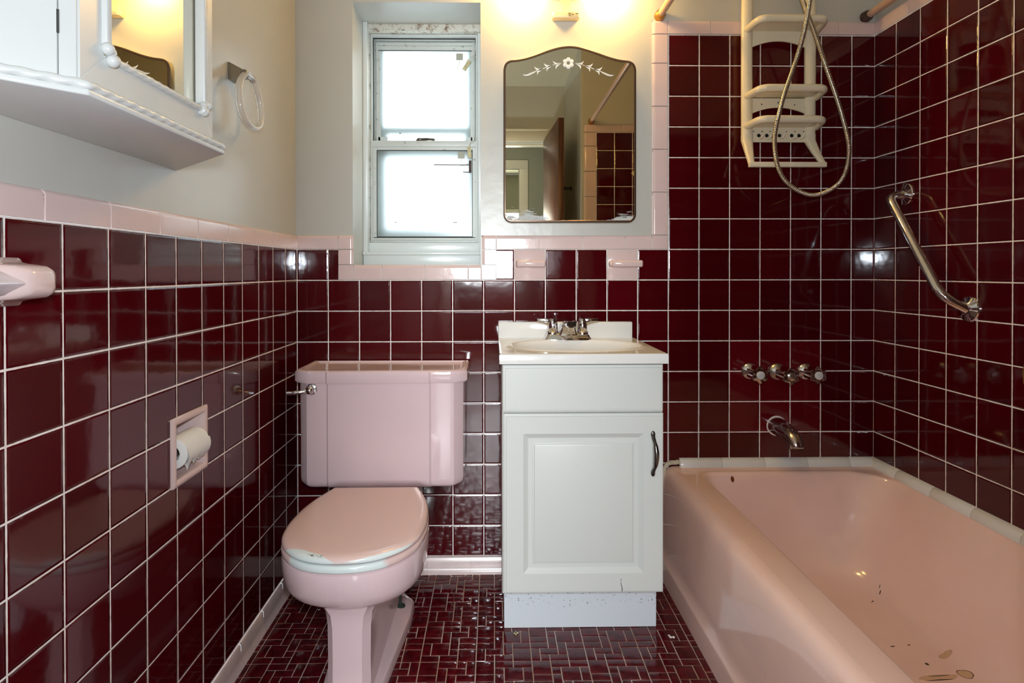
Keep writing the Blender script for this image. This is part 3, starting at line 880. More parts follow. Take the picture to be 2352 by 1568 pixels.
# ------------------------------------------------------------------ sink top
SX0, SX1, SY0, SZ = .7085, 1.1865, -.420, .8345
bm = bmesh.new()
N = 96; bcx, bcy, brx, bry = .950, -.238, .207, .138
def rect_pt(a, ins):
    x0, x1, y0, y1 = SX0+ins, SX1-ins, SY0+ins, -.005-ins*.0
    c, s_ = math.cos(a), math.sin(a)
    t = min(((x1-bcx)/c if c > 0 else (x0-bcx)/c) if abs(c) > 1e-6 else 9, ((y1-bcy)/s_ if s_ > 0 else (y0-bcy)/s_) if abs(s_) > 1e-6 else 9)
    return bcx + c*t, bcy + s_*t
ANG = sorted([2*PI*k/N for k in range(N)] + [math.atan2(y-bcy, x-bcx) % (2*PI) for x in (SX0, SX1) for y in (SY0, -.005)])
def rr(z, ins): return [rect_pt(a, ins) + (z,) for a in ANG]
def er(z, kx, ky=None, dy=0): return [(bcx + brx*kx*math.cos(a), bcy + dy + bry*(ky or kx)*math.sin(a), z) for a in ANG]
rings = [rr(.8065, .004), rr(.8065, 0), rr(.8095, 0), rr(SZ-.004, 0), rr(SZ-.001, .0012), rr(SZ, .004), rr(SZ, .010), er(SZ, 1.10), er(SZ+.001, 1.05), er(SZ+.0035, 1.02), er(SZ+.0035, .995), er(SZ, .965), er(SZ-.012, .94),
         er(.80, .90), er(.765, .80), er(.735, .64), er(.718, .42), er(.712, .16), er(.711, .08)]
loft(bm, rings, False, True)
# underside and outer shell of the bowl
loft(bm, [rr(.8065, .004), er(.8065, .99), er(.765, .86), er(.728, .66), er(.704, .3)], False, True)
box(bm, SX0, 1.1795, -.0295, -.004, SZ-.003, .8905, .004, 2)
snk = tag(obj('sink', bm, M['marble'], None, 45), 'white sink top with oval basin and backsplash on the vanity cabinet', 'sink')
bm = bmesh.new(); lathe(bm, [(.021, 0), (.021, .002), (.017, .003), (.015, .0015)], (bcx, bcy, .7115), 'Z', 20)
obj('drain', bm, M['chrome'], snk)

# faucet
fc = thing('faucet', 'two handle chrome faucet at back of the white sink', 'faucet', (.946, -.085, SZ))
FX, FY = .9445, -.082
bm = bmesh.new()
def fring(z, hx_, hy, r): return [(FX + a, FY + b, z) for a, b in rrect(-hx_, hx_, -hy, hy, r, 5)]
loft(bm, [fring(SZ+.0005, .080, .027, .012), fring(SZ+.004, .080, .027, .012), fring(SZ+.009, .0765, .0245, .012), fring(SZ+.018, .072, .022, .012), fring(SZ+.020, .069, .020, .012)], True, True)
obj('base_plate', bm, M['chrome'], fc, 30)
bm = bmesh.new()   # spout: flares at the base, reaches forward
def spr(y, z, hw, hh): return [(FX + a, y, z + b) for a, b in rrect(-hw, hw, -hh, hh, min(hw, hh)*.45, 4)]
loft(bm, [[(FX+a, FY-.004+b, SZ+.018) for a, b in rrect(-.032, .032, -.024, .018, .008, 4)], [(FX+a, FY-.006+b, SZ+.036) for a, b in rrect(-.025, .025, -.022, .016, .008, 4)],
          [(FX+a, FY-.012+b, SZ+.052+.006*(-b/.02)) for a, b in rrect(-.021, .021, -.022, .016, .008, 4)]], True, True)
loft(bm, [spr(FY+.012, SZ+.046, .020, .011), spr(FY-.02, SZ+.052, .020, .012), spr(FY-.06, SZ+.058, .0195, .0115), spr(FY-.092, SZ+.062, .0185, .011), spr(FY-.100, SZ+.062, .015, .008)], True, True)
lathe(bm, [(.0105, 0), (.0105, .014), (.0115, .016)], (FX, FY-.083, SZ+.034), 'Z', 20)
obj('spout', bm, M['chrome'], fc, 30)
for sx in (-1, 1):
    hx = FX + sx*.0505
    bm = bmesh.new()
    lathe(bm, [(.0215, .0195), (.0205, .026), (.0165, .030), (.0175, .032), (.0165, .050), (.014, .066), (.0125, .071), (.008, .0735)], (hx, FY, SZ), 'Z', 24)
    b = bmesh.new()
    pts = [(.0, .072), (.052, .0725), (.054, .070), (.0535, .0605), (.040, .0585), (.022, .053), (.010, .046), (0, .046)]
    prism(b, [(hx + sx*p[0], SZ + p[1]) for p in pts], 'XZ', FY-.009, FY+.009, .0012)
    join(bm, b)
    obj('handle', bm, M['chrome'], fc, 30)

# ------------------------------------------------------------------ bathtub
TX0, TX1, TY0, TY1 = 1.407, 2.030, -1.33, -.070
tb_out = (1.335, XR-.002, YE+.002, -.004)
bm = bmesh.new()
NR = 10
def tring(z, ins, r, dx0=0, dx1=0, dy0=0, dy1=0):
    return [(a, b, z) for a, b in rrect(TX0+ins+dx0, TX1-ins-dx1, TY0+ins+dy0, TY1-ins-dy1, [r+.10, r, r, r+.10], NR)]
def tout(z, x0=None):
    x0_, x1_, y0_, y1_ = tb_out
    return [(a, b, z) for a, b in rrect(x0 if x0 is not None else x0_, x1_, y0_, y1_, .002, NR)]
ZR = .374
rings = [tout(ZR), tring(ZR, -.008, .052), tring(ZR-.0012, -.003, .048), tring(ZR-.005, .001, .045), tring(ZR-.012, .004, .045), tring(.34, .010, .046, 0, .012), tring(.24, .024, .06, 0, .030, .03, .002), tring(.15, .040, .08, 0, .055, .09, .005),
         tring(.105, .056, .09, 0, .062, .14, .010), tring(.076, .080, .10, 0, .060, .17, .016), tring(.062, .110, .09, 0, .050, .19, .028), tring(.055, .155, .07, 0, .035, .19, .045)]
vs = loft(bm, rings, False, True)
# rolled front rim and apron
AP = [(1.335, ZR), (1.325, ZR-.001), (1.315, ZR-.005), (1.306, ZR-.012), (1.2995, ZR-.022), (1.295, ZR-.036), (1.2915, .315), (1.288, .28), (1.284, .20), (1.280, .12), (1.2785, .080), (1.2745, .075), (1.2735, .066), (1.2738, .02), (1.2735, 0.0)]
yy = [-.004 - i*((-YE-.006)/40) for i in range(41)]
loft(bm, [[(x, y, z) for x, z in AP] for y in yy], close=False)
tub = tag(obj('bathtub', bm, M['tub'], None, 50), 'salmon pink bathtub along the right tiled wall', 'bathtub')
bm = bmesh.new(); lathe(bm, [(.03, 0), (.03, .002), (.024, .003), (.02, .001)], (1.69, -.275, .055), 'Z', 24)
obj('drain', bm, M['chrome'], tub)

# ------------------------------------------------------------------ tub valves and spout
def tap(x, z, label, L, dull=False):
    t = thing('tub_valve', label, 'tub valve', (x, 0, z), 'tub faucet handles on the back wall')
    bm = bmesh.new(); lathe(bm, [(.031, -.001), (.031, .004), (.029, .010), (.024, .016), (.016, .020), (.012, .024), (.012, L*.4)], (x, 0, z), '-Y', 32)
    obj('escutcheon', bm, M['steel'] if dull else M['chrome'], t, 30)
    bm = bmesh.new()
    flute = lambda a, h: 1 + .13*math.cos(6*a)
    y0 = L*.32
    lathe(bm, [(.016, y0), (.022, y0+.003), (.0245, y0+.010), (.0235, L-.014), (.0275, L-.004), (.026, L), (.016, L+.001)], (x, 0, z), '-Y', 48, rfun=flute)
    obj('grip', bm, M['chrome'], t, 30)
    bm = bmesh.new(); lathe(bm, [(.0138, L), (.0138, L+.004), (.011, L+.006), (.004, L+.0065)], (x, 0, z), '-Y', 20)
    obj('button', bm, M['steel'] if dull else M['crystal'], t)
    return t
tap(1.604, .7115, 'left chrome tub handle with clear button on maroon tiles', .088)
tap(1.703, .7095, 'middle tub handle with dull grey button and worn escutcheon', .104, True)
tap(1.805, .7095, 'right chrome tub handle with clear button on maroon tiles', .088)
bm = bmesh.new()
sp = catmull([(1.703, .001, .515), (1.703, -.03, .515), (1.703, -.075, .511), (1.703, -.11, .503), (1.703, -.132, .489), (1.703, -.138, .474)], 7)
tube(bm, sp, [.0335 - .0125*min(1, (i/len(sp))**1.5*1.1) for i in range(len(sp))], 28, squash=(.95, 1))
M['dullchrome'] = mat('dull_chrome', lin(196, 186, 184), .16, 1.0)
st = tag(obj('tub_spout', bm, M['dullchrome'], None, 40), 'chrome tub spout below the three handles', 'spout')
bm = bmesh.new(); lathe(bm, [(.0358, -.001), (.0358, .002), (.034, .0032)], (1.703, 0, .515), '-Y', 32); obj('caulk_ring', bm, M['whitegrout'], st)

# ------------------------------------------------------------------ grab bar
gb = thing('grab_bar', 'slanted chrome grab bar on right tiled wall', 'grab bar', (XR, -.28, 1.14))
A, B = Vector((XR, -.157, 1.321)), Vector((XR, -.412, .958))
off = Vector((-.062, 0, 0)); dirn = (B - A).normalized()
pth = round_path([A + Vector((-.006, 0, 0)), A + off + dirn*.012, B + off - dirn*.045, B + Vector((-.006, 0, 0))], .06, 9)
bm = bmesh.new(); tube(bm, pth, .0135, 20)
obj('bar', bm, M['chrome'], gb)
for P in (A, B):
    bm = bmesh.new(); lathe(bm, [(.037, -.001), (.037, .003), (.035, .006), (.022, .010), (.0145, .013)], P, '-X', 32)
    obj('flange', bm, M['chrome'], gb, 30)

# ------------------------------------------------------------------ shower caddy
cad = thing('shower_caddy', 'cream plastic shower caddy with three shelves hanging over maroon tiles', 'shower caddy', (1.69, -.03, 1.5))
RX0, RX1, RYc = 1.581, 1.803, -.030
bm = bmesh.new()
side = lambda x, s: [(x, RYc, 1.53), (x, RYc, 1.99), (x + s*.016, RYc, 2.045), (x + s*.06, RYc, 2.10), (1.692 - s*.03, RYc, 2.13), (1.692, RYc, 2.133)]
tube(bm, catmull(side(RX0, 1), 8), .0195, 16, squash=(.8, 1)); tube(bm, catmull(side(RX1, -1), 8), .0195, 16, squash=(.8, 1))
for x, xe in ((RX0, 1.566), (RX1, 1.810)):
    ring = []
    for (cx_, cy_, cz_, w, d) in ((x, RYc, 1.545, .019, .015), (x, RYc, 1.525, .019, .015), ((x+xe)/2, -.065, 1.475, .014, .011), (xe, -.098, 1.433, .010, .010), (xe, -.101, 1.422, .008, .009)):
        ring.append([(cx_ + a, cy_ + b, cz_) for a, b in rrect(-w, w, -d, d, min(w, d)*.8, 4)])
    loft(bm, ring, True, True)
obj('side_rail', bm, M['cream'], cad, 50)
bm = bmesh.new(); box(bm, 1.557, 1.819, -.110, -.093, 1.419, 1.436, .002, 2)
obj('towel_bar', bm, M['cream'], cad)
def shelf(z, x0, x1):
    bm = bmesh.new()
    yb = RYc - .010; yf = -.124
    p = round_path([(RX0 - .004, yb+.004, z-.004), (x0, yf, z), (x1, yf, z), (RX1 + .020, yb+.004, z-.004)], .03, 6)
    tube(bm, p, .0125, 14)
    prism(bm, [(RX0+.002, yb+.012), (x0+.012, yf), (x1-.012, yf), (RX1+.004, yb+.012)], 'XY', z-.006, z-.001, .001)
    obj('shelf', bm, M['cream'], cad, 50)
shelf(1.912, 1.584, 1.806); shelf(1.680, 1.588, 1.806); shelf(1.576, 1.586, 1.799)
def arch_panel(z1, zc, ze, holes, hooks):
    bm = bmesh.new(); n = 40
    x0, x1 = RX0+.006, RX1-.006
    y0, y1 = -.034, -.028
    zl = lambda x: ze + (zc-ze)*(1 - ((x-1.692)/((x1-x0)/2))**2)
    # strip with round holes cut from a fine grid
    xs = [x0 + (x1-x0)*i/160 for i in range(161)]; m = 26
    V = {}
    def inh(x, z): return any((x-hx)**2 + (z-hz)**2 < hr*hr for hx, hz, hr in holes)
    for yv in (y0, y1):
        for i, x in enumerate(xs):
            for j in range(m+1):
                V[(yv, i, j)] = bm.verts.new((x, yv, zl(x) + (z1 - zl(x))*j/m))
    for i in range(160):
        for j in range(m):
            xm = (xs[i]+xs[i+1])/2; zm = zl(xm) + (z1-zl(xm))*(j+.5)/m
            if inh(xm, zm): continue
            bm.faces.new((V[(y0, i, j)], V[(y0, i+1, j)], V[(y0, i+1, j+1)], V[(y0, i, j+1)]))
            bm.faces.new((V[(y1, i, j)], V[(y1, i, j+1)], V[(y1, i+1, j+1)], V[(y1, i+1, j)]))
    for i in range(160):
        bm.faces.new((V[(y0, i, 0)], V[(y1, i, 0)], V[(y1, i+1, 0)], V[(y0, i+1, 0)]))
    bmesh.ops.delete(bm, geom=[v for v in bm.verts if not v.link_faces], context='VERTS')
    o = obj('back_panel', bm, M['cream'], cad, 50)
    if holes:
        for hx, hz, hr in holes:
            bm = bmesh.new(); lathe(bm, [(hr*1.1, 0), (hr*1.1, .0015)], (hx, -.0295, hz), '-Y', 12)
            obj('hole', bm, M['black'], o)
    for hx, hz in hooks:
        bm = bmesh.new()
        tube(bm, catmull([(hx, -.033, hz-.010), (hx+.003, -.042, hz-.010), (hx+.006, -.048, hz-.007), (hx+.007, -.050, hz-.001)], 4), .0045, 10)
        obj('hook', bm, M['cream'], cad)
arch_panel(1.912, 1.872, 1.845, [], [])
arch_panel(1.672, 1.640, 1.614, [(1.596, 1.640, .0028), (1.632, 1.651, .0028), (1.690, 1.657, .0028), (1.748, 1.650, .0028), (1.785, 1.638, .0028)], [])
ho = [1.622, 1.650, 1.695, 1.738, 1.764]
arch_panel(1.570, 1.519, 1.519, [(x, 1.556, .0026) for x in (1.604, 1.634, 1.662, 1.720, 1.750, 1.780)] + [(x, 1.542, .0068) for x in ho], [(x, 1.542) for x in ho])

# ------------------------------------------------------------------ hand shower, arm and hose
bm = bmesh.new()
hp = [(1.744, -.135, 2.06), (1.7385, -.142, 2.015), (1.7335, -.156, 1.965), (1.712, -.163, 1.86), (1.6865, -.16, 1.7637), (1.6404, -.155, 1.6195), (1.6195, -.15, 1.4897), (1.6486, -.15, 1.3743), (1.7425, -.15, 1.3185),
      (1.8375, -.148, 1.3602), (1.8692, -.148, 1.4614), (1.843, -.148, 1.5914), (1.784, -.148, 1.7642), (1.755, -.148, 1.85), (1.733, -.147, 1.9079), (1.722, -.136, 1.96), (1.715, -.120, 2.02), (1.712, -.115, 2.06)]
dense = catmull(hp, 70)
tube(bm, dense, [.0076 if (i % 3) else .0062 for i in range(len(dense))], 12)
tag(obj('shower_hose', bm, M['hose'], None, 70), 'looped metal shower hose hanging in front of the cream caddy', 'shower hose')
hs = thing('hand_shower', 'chrome and brass hand shower at top of hose loop', 'hand shower', (1.712, -.115, 1.99))
bm = bmesh.new()
tube(bm, catmull([(1.712, -.115, 2.035), (1.708, -.12, 2.10), (1.705, -.14, 2.18), (1.704, -.165, 2.23)], 6), [.011]*7+[.012]*6+[.014]*6, 14)
lathe(bm, [(.012, 0), (.030, .015), (.038, .03), (.038, .04), (.03, .043)], (1.704, -.160, 2.235), (0, -.85, -.5), 28)
obj('handset', bm, M['chrome'], hs)
bm = bmesh.new(); lathe(bm, [(.007, 0), (.0095, .006), (.0095, .030), (.0075, .036)], (1.7185, -.128, 1.985), (-.05, .14, 1), 16); obj('hose_nut', bm, M['brass'], hs)
sa = thing('shower_pipe', 'chrome shower pipe bending down above the caddy', 'shower pipe', (1.692, 0, 2.14))
bm = bmesh.new(); tube(bm, round_path([(1.692, .004, 2.155), (1.692, -.07, 2.16), (1.744, -.135, 2.06)], .04, 6), .0105, 14); obj('pipe', bm, M['chrome'], sa)
bm = bmesh.new(); lathe(bm, [(.03, -.004), (.03, .0), (.024, .008), (.012, .012)], (1.692, .006, 2.155), '-Y', 24); obj('flange', bm, M['chrome'], sa)

# ------------------------------------------------------------------ curtain rods
def rod(name, label, x, z, m, m2):
    t = thing(name, label, 'curtain rod', (x, 0, z))
    bm = bmesh.new(); tube(bm, [(x, .004, z), (x, YE-.004, z)], .0125, 18); obj('rod', bm, m, t)
    for y, ax in ((PB, '-Y'), (YE-PB, 'Y')):
        bm = bmesh.new(); lathe(bm, [(.0195, -.001), (.0195, .004), (.018, .020), (.0145, .024), (.013, .030)], (x, y, z), ax, 22); obj('end_cup', bm, m2, t)
rod('curtain_rod', 'tan shower curtain rod along the outer edge of the tub', 1.283, 1.974, M['rodpaint'], M['brass'])
rod('drying_rod', 'pinkish tan rod mounted close to the right wall', 2.022, 1.974, M['rodpaint'], M['rust'])

# ------------------------------------------------------------------ ceramic holders on the back wall
def ceramic(label, x0, x1, kind):
    t = thing('ceramic_holder', label, 'toothbrush holder', ((x0+x1)/2, 0, 1.09), 'pink ceramic holders under the mirror')
    bm = bmesh.new(); box(bm, x0+.001, x1-.001, -.005, .004, 1.0375, 1.1437, .002); obj('plate', bm, M['pink'], t)
    bm = bmesh.new()
    xa, xb = (x0+.006, x1-.002) if kind == 0 else (x0+.012, x1+.010)
    def rg(y, h, ins): return [(a, y, b) for a, b in rrect(xa+ins, xb-ins, 1.094-h, 1.094+h, .006, 4)]
    loft(bm, [rg(-.004, .013, -.002), rg(-.022, .0125, 0), rg(-.036, .012, 0), rg(-.041, .010, .003), rg(-.043, .006, .007)], True, True)
    if kind:
        b = bmesh.new(); sphere(b, (xa-.003, -.022, 1.094), .012, sc=(.7, 1.2, 1)); join(bm, b)
    obj('ledge', bm, M['pink'], t, 50)
    return t
ceramic('pink ceramic holder tile left of the sink faucet, nearer the window', 7*TP, 8*TP, 0)
ceramic('pink ceramic holder tile right of the faucet with offset ledge', 10*TP, 11*TP, 1)

# ------------------------------------------------------------------ towel bar on the left wall
tbar = thing('towel_bar', 'pink ceramic towel bar at left edge of the maroon left wall', 'towel bar', (0, -1.3, 1.05))
def post(y0, y1, flip=False):     # tapers from a wide foot on the wall to a narrow nose
    bm = bmesh.new()
    ym = (y0 + y1)/2
    def rg(x, ia, ib, iz, r):
        a, b = y0 + ia, y1 - ib
        if flip: a, b = 2*ym - b, 2*ym - a
        return [(x, p, q) for p, q in rrect(a, b, 1.0245+iz, 1.0815-iz, r, 5)]
    loft(bm, [rg(-.001, 0, -.004, -.006, .010), rg(.004, 0, -.004, -.006, .010), rg(.010, .010, .001, -.001, .013), rg(.030, .034, .003, .003, .013), rg(.054, .064, .006, .006, .012), rg(.064, .078, .012, .011, .010), rg(.068, .088, .020, .018, .007)], True, True)
    obj('post', bm, M['pink'], tbar, 40)
post(-1.325, -1.182); post(-1.90, -1.757, True)
bm = bmesh.new()
dia = [(.048+.0175, 1.0515), (.048, 1.0515+.0175), (.048-.0175, 1.0515), (.048, 1.0515-.0175)]
b = bmesh.new(); A0 = [b.verts.new((x, -1.225, z)) for x, z in dia]; B0 = [b.verts.new((x, -1.83, z)) for x, z in dia]
for i in range(4): b.faces.new((A0[i], A0[(i+1) % 4], B0[(i+1) % 4], B0[i]))
b.faces.new(A0); b.faces.new(list(reversed(B0)))
bmesh.ops.recalc_face_normals(b, faces=b.faces); bmesh.ops.bevel(b, geom=list(b.edges), offset=.003, segments=2, profile=.5, affect='EDGES')
join(bm, b); obj('bar', bm, mat('lilac_white_plastic_bar', lin(222, 212, 218), .2), tbar, 30)

# ------------------------------------------------------------------ recessed paper holder and roll
ph = thing('paper_holder', 'recessed pink ceramic paper holder in the maroon left wall', 'toilet paper holder', (0, -.72, .67))
bm = bmesh.new()
y0, y1, z0, z1 = -.793, -.642, .598, .750
def fr(x, i, r=.004): return [(x, a, b) for a, b in rrect(y0+i, y1-i, z0+i, z1-i, r, 3)]
loft(bm, [fr(-.001, 0), fr(.004, 0), fr(.007, .003), fr(.007, .012), fr(.004, .016), fr(-.010, .018), fr(-.045, .024, .012), fr(-.060, .040, .02), fr(-.062, .06, .02)], False, True)
obj('housing', bm, M['pink'], ph, 40)
bm = bmesh.new()
tube(bm, [(-.012, -.7765, .668), (-.012, -.6585, .668)], .009, 16)
lathe(bm, [(.004, 0), (.010, .002), (.012, .008), (.012, .014)], (-.012, -.777, .668), 'Y', 16)
obj('roller', bm, M['chrome'], ph)
bm = bmesh.new()
def rl(y, r): return [(-.012 + r*math.cos(2*PI*k/48), y, .668 + r*math.sin(2*PI*k/48)) for k in range(48)]
ya, yb = -.767, -.668
loft(bm, [rl(ya, .018), rl(ya, .033), rl(ya+.001, .0345), rl(yb-.001, .0345), rl(yb, .033), rl(yb, .018), rl(ya, .018)])
# hanging sheet with a torn edge
n = 24; S = []
for i in range(n+1):
    y = ya + .004 + (yb-ya-.002)*i/n; row = []
    tear = .012*noise.noise(Vector((y*70, 1, 2))) + .006*noise.noise(Vector((y*210, 4, 2)))
    for j in range(9):
        t = j/8; a = math.radians(20 - 70*t)
        ln = 1
        r = .0352 + .0035*t
        x = -.012 + r*math.cos(a); z = .668 + r*math.sin(a)
        if j > 5: z += tear*(j-5)/3*1.0
        row.append((x, y, z))
    S.append(row)
loft(bm, S, close=False)
roll = tag(obj('toilet_paper_roll', bm, M['paper'], None, 45), 'partly used white toilet paper roll in the recessed pink holder', 'toilet paper')
roll2 = None

# ------------------------------------------------------------------ towel ring
tr = thing('towel_ring', 'clear acrylic towel ring on chrome bracket, cream left wall', 'towel ring', (0, -.5, 1.6))
bm = bmesh.new()
def br(x, hy, hz, dz=0): return [(x, -.487 + a, 1.596 + dz + b) for a, b in ((-hy, hz), (hy, hz), (hy*.9, -hz), (-hy*.9, -hz))]
loft(bm, [br(-.007, .021, .022), br(-.002, .021, .022), br(.006, .018, .018), br(.030, .012, .010, -.004), br(.044, .011, .008, -.008)], True, True)
tube(bm, [(.040, -.512, 1.588), (.040, -.462, 1.588)], .0075, 14)
sphere(bm, (.040, -.461, 1.588), .009, seg=14); sphere(bm, (.040, -.513, 1.588), .009, seg=14)
obj('bracket', bm, mat('dark_chrome_bracket', lin(150, 148, 146), .08, 1.0), tr, 25)
bm = bmesh.new()
loop = catmull([(.040, -.487, 1.588), (.041, -.515, 1.583), (.043, -.548, 1.548), (.046, -.556, 1.50), (.048, -.535, 1.464), (.049, -.487, 1.452), (.048, -.440, 1.464), (.046, -.420, 1.50), (.043, -.428, 1.548), (.041, -.460, 1.583)], 6, True)
tube(bm, loop, .0075, 12, closed=True, squash=(1, 1.2))
obj('ring', bm, M['acrylic'], tr)

# ------------------------------------------------------------------ wall mirror (scalloped top, etched garland)
wm = thing('wall_mirror', 'scalloped mirror with etched flower garland above the sink', 'mirror', (.96, 0, 1.24))
MX0, MX1, MZ0 = .728, 1.1925, 1.2385
def mir_outline():
    c = (MX0 + MX1)/2
    pts = []
    for k in range(7): a = math.radians(180 + 90*k/6); pts.append((MX0+.028 + .028*math.cos(a), MZ0+.028 + .028*math.sin(a)))
    for k in range(7): a = math.radians(270 + 90*k/6); pts.append((MX1-.028 + .028*math.cos(a), MZ0+.028 + .028*math.sin(a)))
    half = [(MX1, 1.770), (MX1-.003, 1.785), (MX1-.011, 1.797), (MX1-.025, 1.8035), (MX1-.045, 1.806), (MX1-.068, 1.810), (MX1-.10, 1.819), (MX1-.14, 1.8335), (MX1-.175, 1.845), (MX1-.205, 1.852), (c, 1.8545)]
    top = catmull([(p[0], p[1], 0) for p in half], 3)
    pts += [(p.x, p.y) for p in top]
    pts += [(2*c - p.x, p.y) for p in reversed(top[:-1])]
    return pts
MO = mir_outline(); mc = Vector(((MX0+MX1)/2, 1.53))
def mring(y, ins):
    out = []; n = len(MO)
    for i in range(n):
        a, b, c_ = Vector(MO[i-1]), Vector(MO[i]), Vector(MO[(i+1) % n])
        t = (c_ - a).normalized(); nn = Vector((-t.y, t.x))
        if nn.dot(mc - b) < 0: nn = -nn
        q = b + nn*ins; out.append((q.x, y, q.y))
    return out
bm = bmesh.new(); loft(bm, [mring(.0055, .012), mring(-.008, .012), mring(-.016, .003), mring(-.0205, .0015)], True, True); obj('backing', bm, M['cream'], wm)
bm = bmesh.new(); loft(bm, [mring(-.0195, -.0005), mring(-.0245, -.0005), mring(-.0258, .0015), mring(-.0254, .0066), mring(-.0246, .0074)], False, False); obj('rim', bm, M['darkedge'], wm)
def mirror_worn():
    s = NT('worn_mirror'); x, y, z, p = s.pos()
    s.inp('Base Color', lin(212, 206, 184)); s.inp('Metallic', 1.0); s.inp('Roughness', 0.0)
    mp = s.new('ShaderNodeMapping'); s.set(mp.inputs[0], p); mp.inputs['Scale'].default_value = (.18, 1, 1.6)
    nz = s.noise(mp.outputs[0], 190, 4, .7)
    # silvering lost in streaks along the lower edge, deeper left and right
    h = s.math('ADD', .0, s.math('SUBTRACT', z, 1.243))
    l = s.math('MULTIPLY', s.sstep(s.math('ABSOLUTE', s.math('SUBTRACT', x, .79)), .02, .12, 1, 0), .042)
    r = s.math('MULTIPLY', s.sstep(s.math('ABSOLUTE', s.math('SUBTRACT', x, 1.175)), .01, .09, 1, 0), .032)
    lim = s.math('ADD', s.math('ADD', l, r), .004)
    e = s.math('DIVIDE', h, lim)
    a = s.sstep(s.math('SUBTRACT', nz, s.math('MULTIPLY', e, .32)), .28, .34)
    sp = s.sstep(s.noise(p, 260, 1), .80, .82)
    w = s.math('MAXIMUM', a, s.math('MULTIPLY', sp, s.sstep(z, 1.5, 1.3)))
    df = s.new('ShaderNodeBsdfDiffuse'); df.inputs[0].default_value = lin(196, 200, 198)
    mx = s.new('ShaderNodeMixShader'); s.set(mx.inputs[0], w)
    s.t.links.new(s.b.outputs[0], mx.inputs[1]); s.t.links.new(df.outputs[0], mx.inputs[2]); s.t.links.new(mx.outputs[0], s.out.inputs[0])
    return s.m
bm = bmesh.new(); loft(bm, [mring(-.0205, .001), mring(-.0242, .0045)], True, True); obj('glass', bm, mirror_worn(), wm)
bm = bmesh.new()   # etched flower with six petals and leaf sprays
YE_ = -.0250
fcx, fcz = .9545, 1.795
for k in range(6):
    a = math.radians(90 + 60*k)
    sphere(bm, (fcx + .0128*math.cos(a), YE_+.0006, fcz + .0128*math.sin(a)), .0074, seg=12, sc=(1, .12, 1))
def leaf(pts, w):
    P = catmull([(x, YE_+.0003, z) for x, z in pts], 6); n = len(P)
    up = []; dn = []
    for i, p in enumerate(P):
        t = P[min(i+1, n-1)] - P[max(i-1, 0)]; t.normalize(); nn = Vector((-t.z, 0, t.x))
        h = w*math.sin(PI*min(.97, max(.06, i/(n-1))))
        up.append(p + nn*h); dn.append(p - nn*h)
    loft(bm, [[u, d, d + Vector((0, .0006, 0)), u + Vector((0, .0006, 0))] for u, d in zip(up, dn)], True, True)
for sx in (-1, 1):
    q = lambda dx, dz: (fcx + sx*dx, fcz + dz)
    leaf([q(.019, .0005), q(.05, -.006), q(.085, -.018), q(.12, -.031), q(.145, -.039), q(.160, -.041)], .0012)
    for d0, z0 in ((.030, -.002), (.062, -.010), (.095, -.022)):
        leaf([q(d0-.006, z0+.002), q(d0+.006, z0-.001), q(d0+.016, z0+.001), q(d0+.024, z0+.009)], .0032)
        leaf([q(d0-.002, z0-.001), q(d0+.006, z0-.005), q(d0+.012, z0-.010), q(d0+.013, z0-.019)], .0028)
    leaf([q(.115, -.031), q(.135, -.039), q(.150, -.042), q(.160, -.041)], .0032)
obj('etched_garland', bm, M['etch'], wm)

# ------------------------------------------------------------------ vanity light above the mirror
vl = thing('vanity_light', 'cream two bulb wall light above the scalloped mirror', 'wall light', (.945, 0, 2.0))
bm = bmesh.new()
box(bm, .885, 1.005, -.03, .006, 2.03, 2.14, .006)
box(bm, .93, .965, -.012, .006, 1.97, 2.032, .002)
obj('back_plate', bm, M['ivory'], vl)
bm = bmesh.new(); prism(bm, [(.900, .005), (.994, .005), (.996, -.020), (.990, -.027), (.906, -.027), (.898, -.020)], 'XY', 1.9535, 1.9745, .003); obj('ledge', bm, M['ivory'], vl)
bm = bmesh.new()
box(bm, .952, .976, -.0285, -.0265, 1.9565, 1.9715, .0005, 1); box(bm, .979, .990, -.0285, -.0240, 1.9580, 1.9700, .0005, 1)
o = obj('outlet', bm, M['contact'], vl)
for x, z, w, h in ((.959, 1.967, .0035, .0009), (.959, 1.961, .003, .0009), (.969, 1.963, .003, .0011), (.983, 1.966, .0008, .002), (.987, 1.966, .0008, .002)):
    bm = bmesh.new(); box(bm, x-w, x+w, -.0292, -.0284, z-h, z+h); obj('slot', bm, M['black'], o)
LAMP = (1.0, .61, .17, 1)
bulbm = emis('warm_bulb', LAMP, 118.0)
for sx in (-1, 1):
    x = .945 + sx*.085
    bm = bmesh.new(); lathe(bm, [(.020, 0), (.022, .01), (.022, .04), (.018, .045)], (.945 + sx*.058, -.055, 2.055), (sx, 0, 0), 20)
    obj('socket', bm, M['ivory'], vl)
    bm = bmesh.new(); lathe(bm, [(.012, .0), (.014, .012), (.024, .030), (.030, .050), (.029, .066), (.020, .082), (.006, .089)], (.945 + sx*.10, -.055, 2.055), (sx, 0, 0), 24)
    obj('bulb', bm, bulbm, vl)

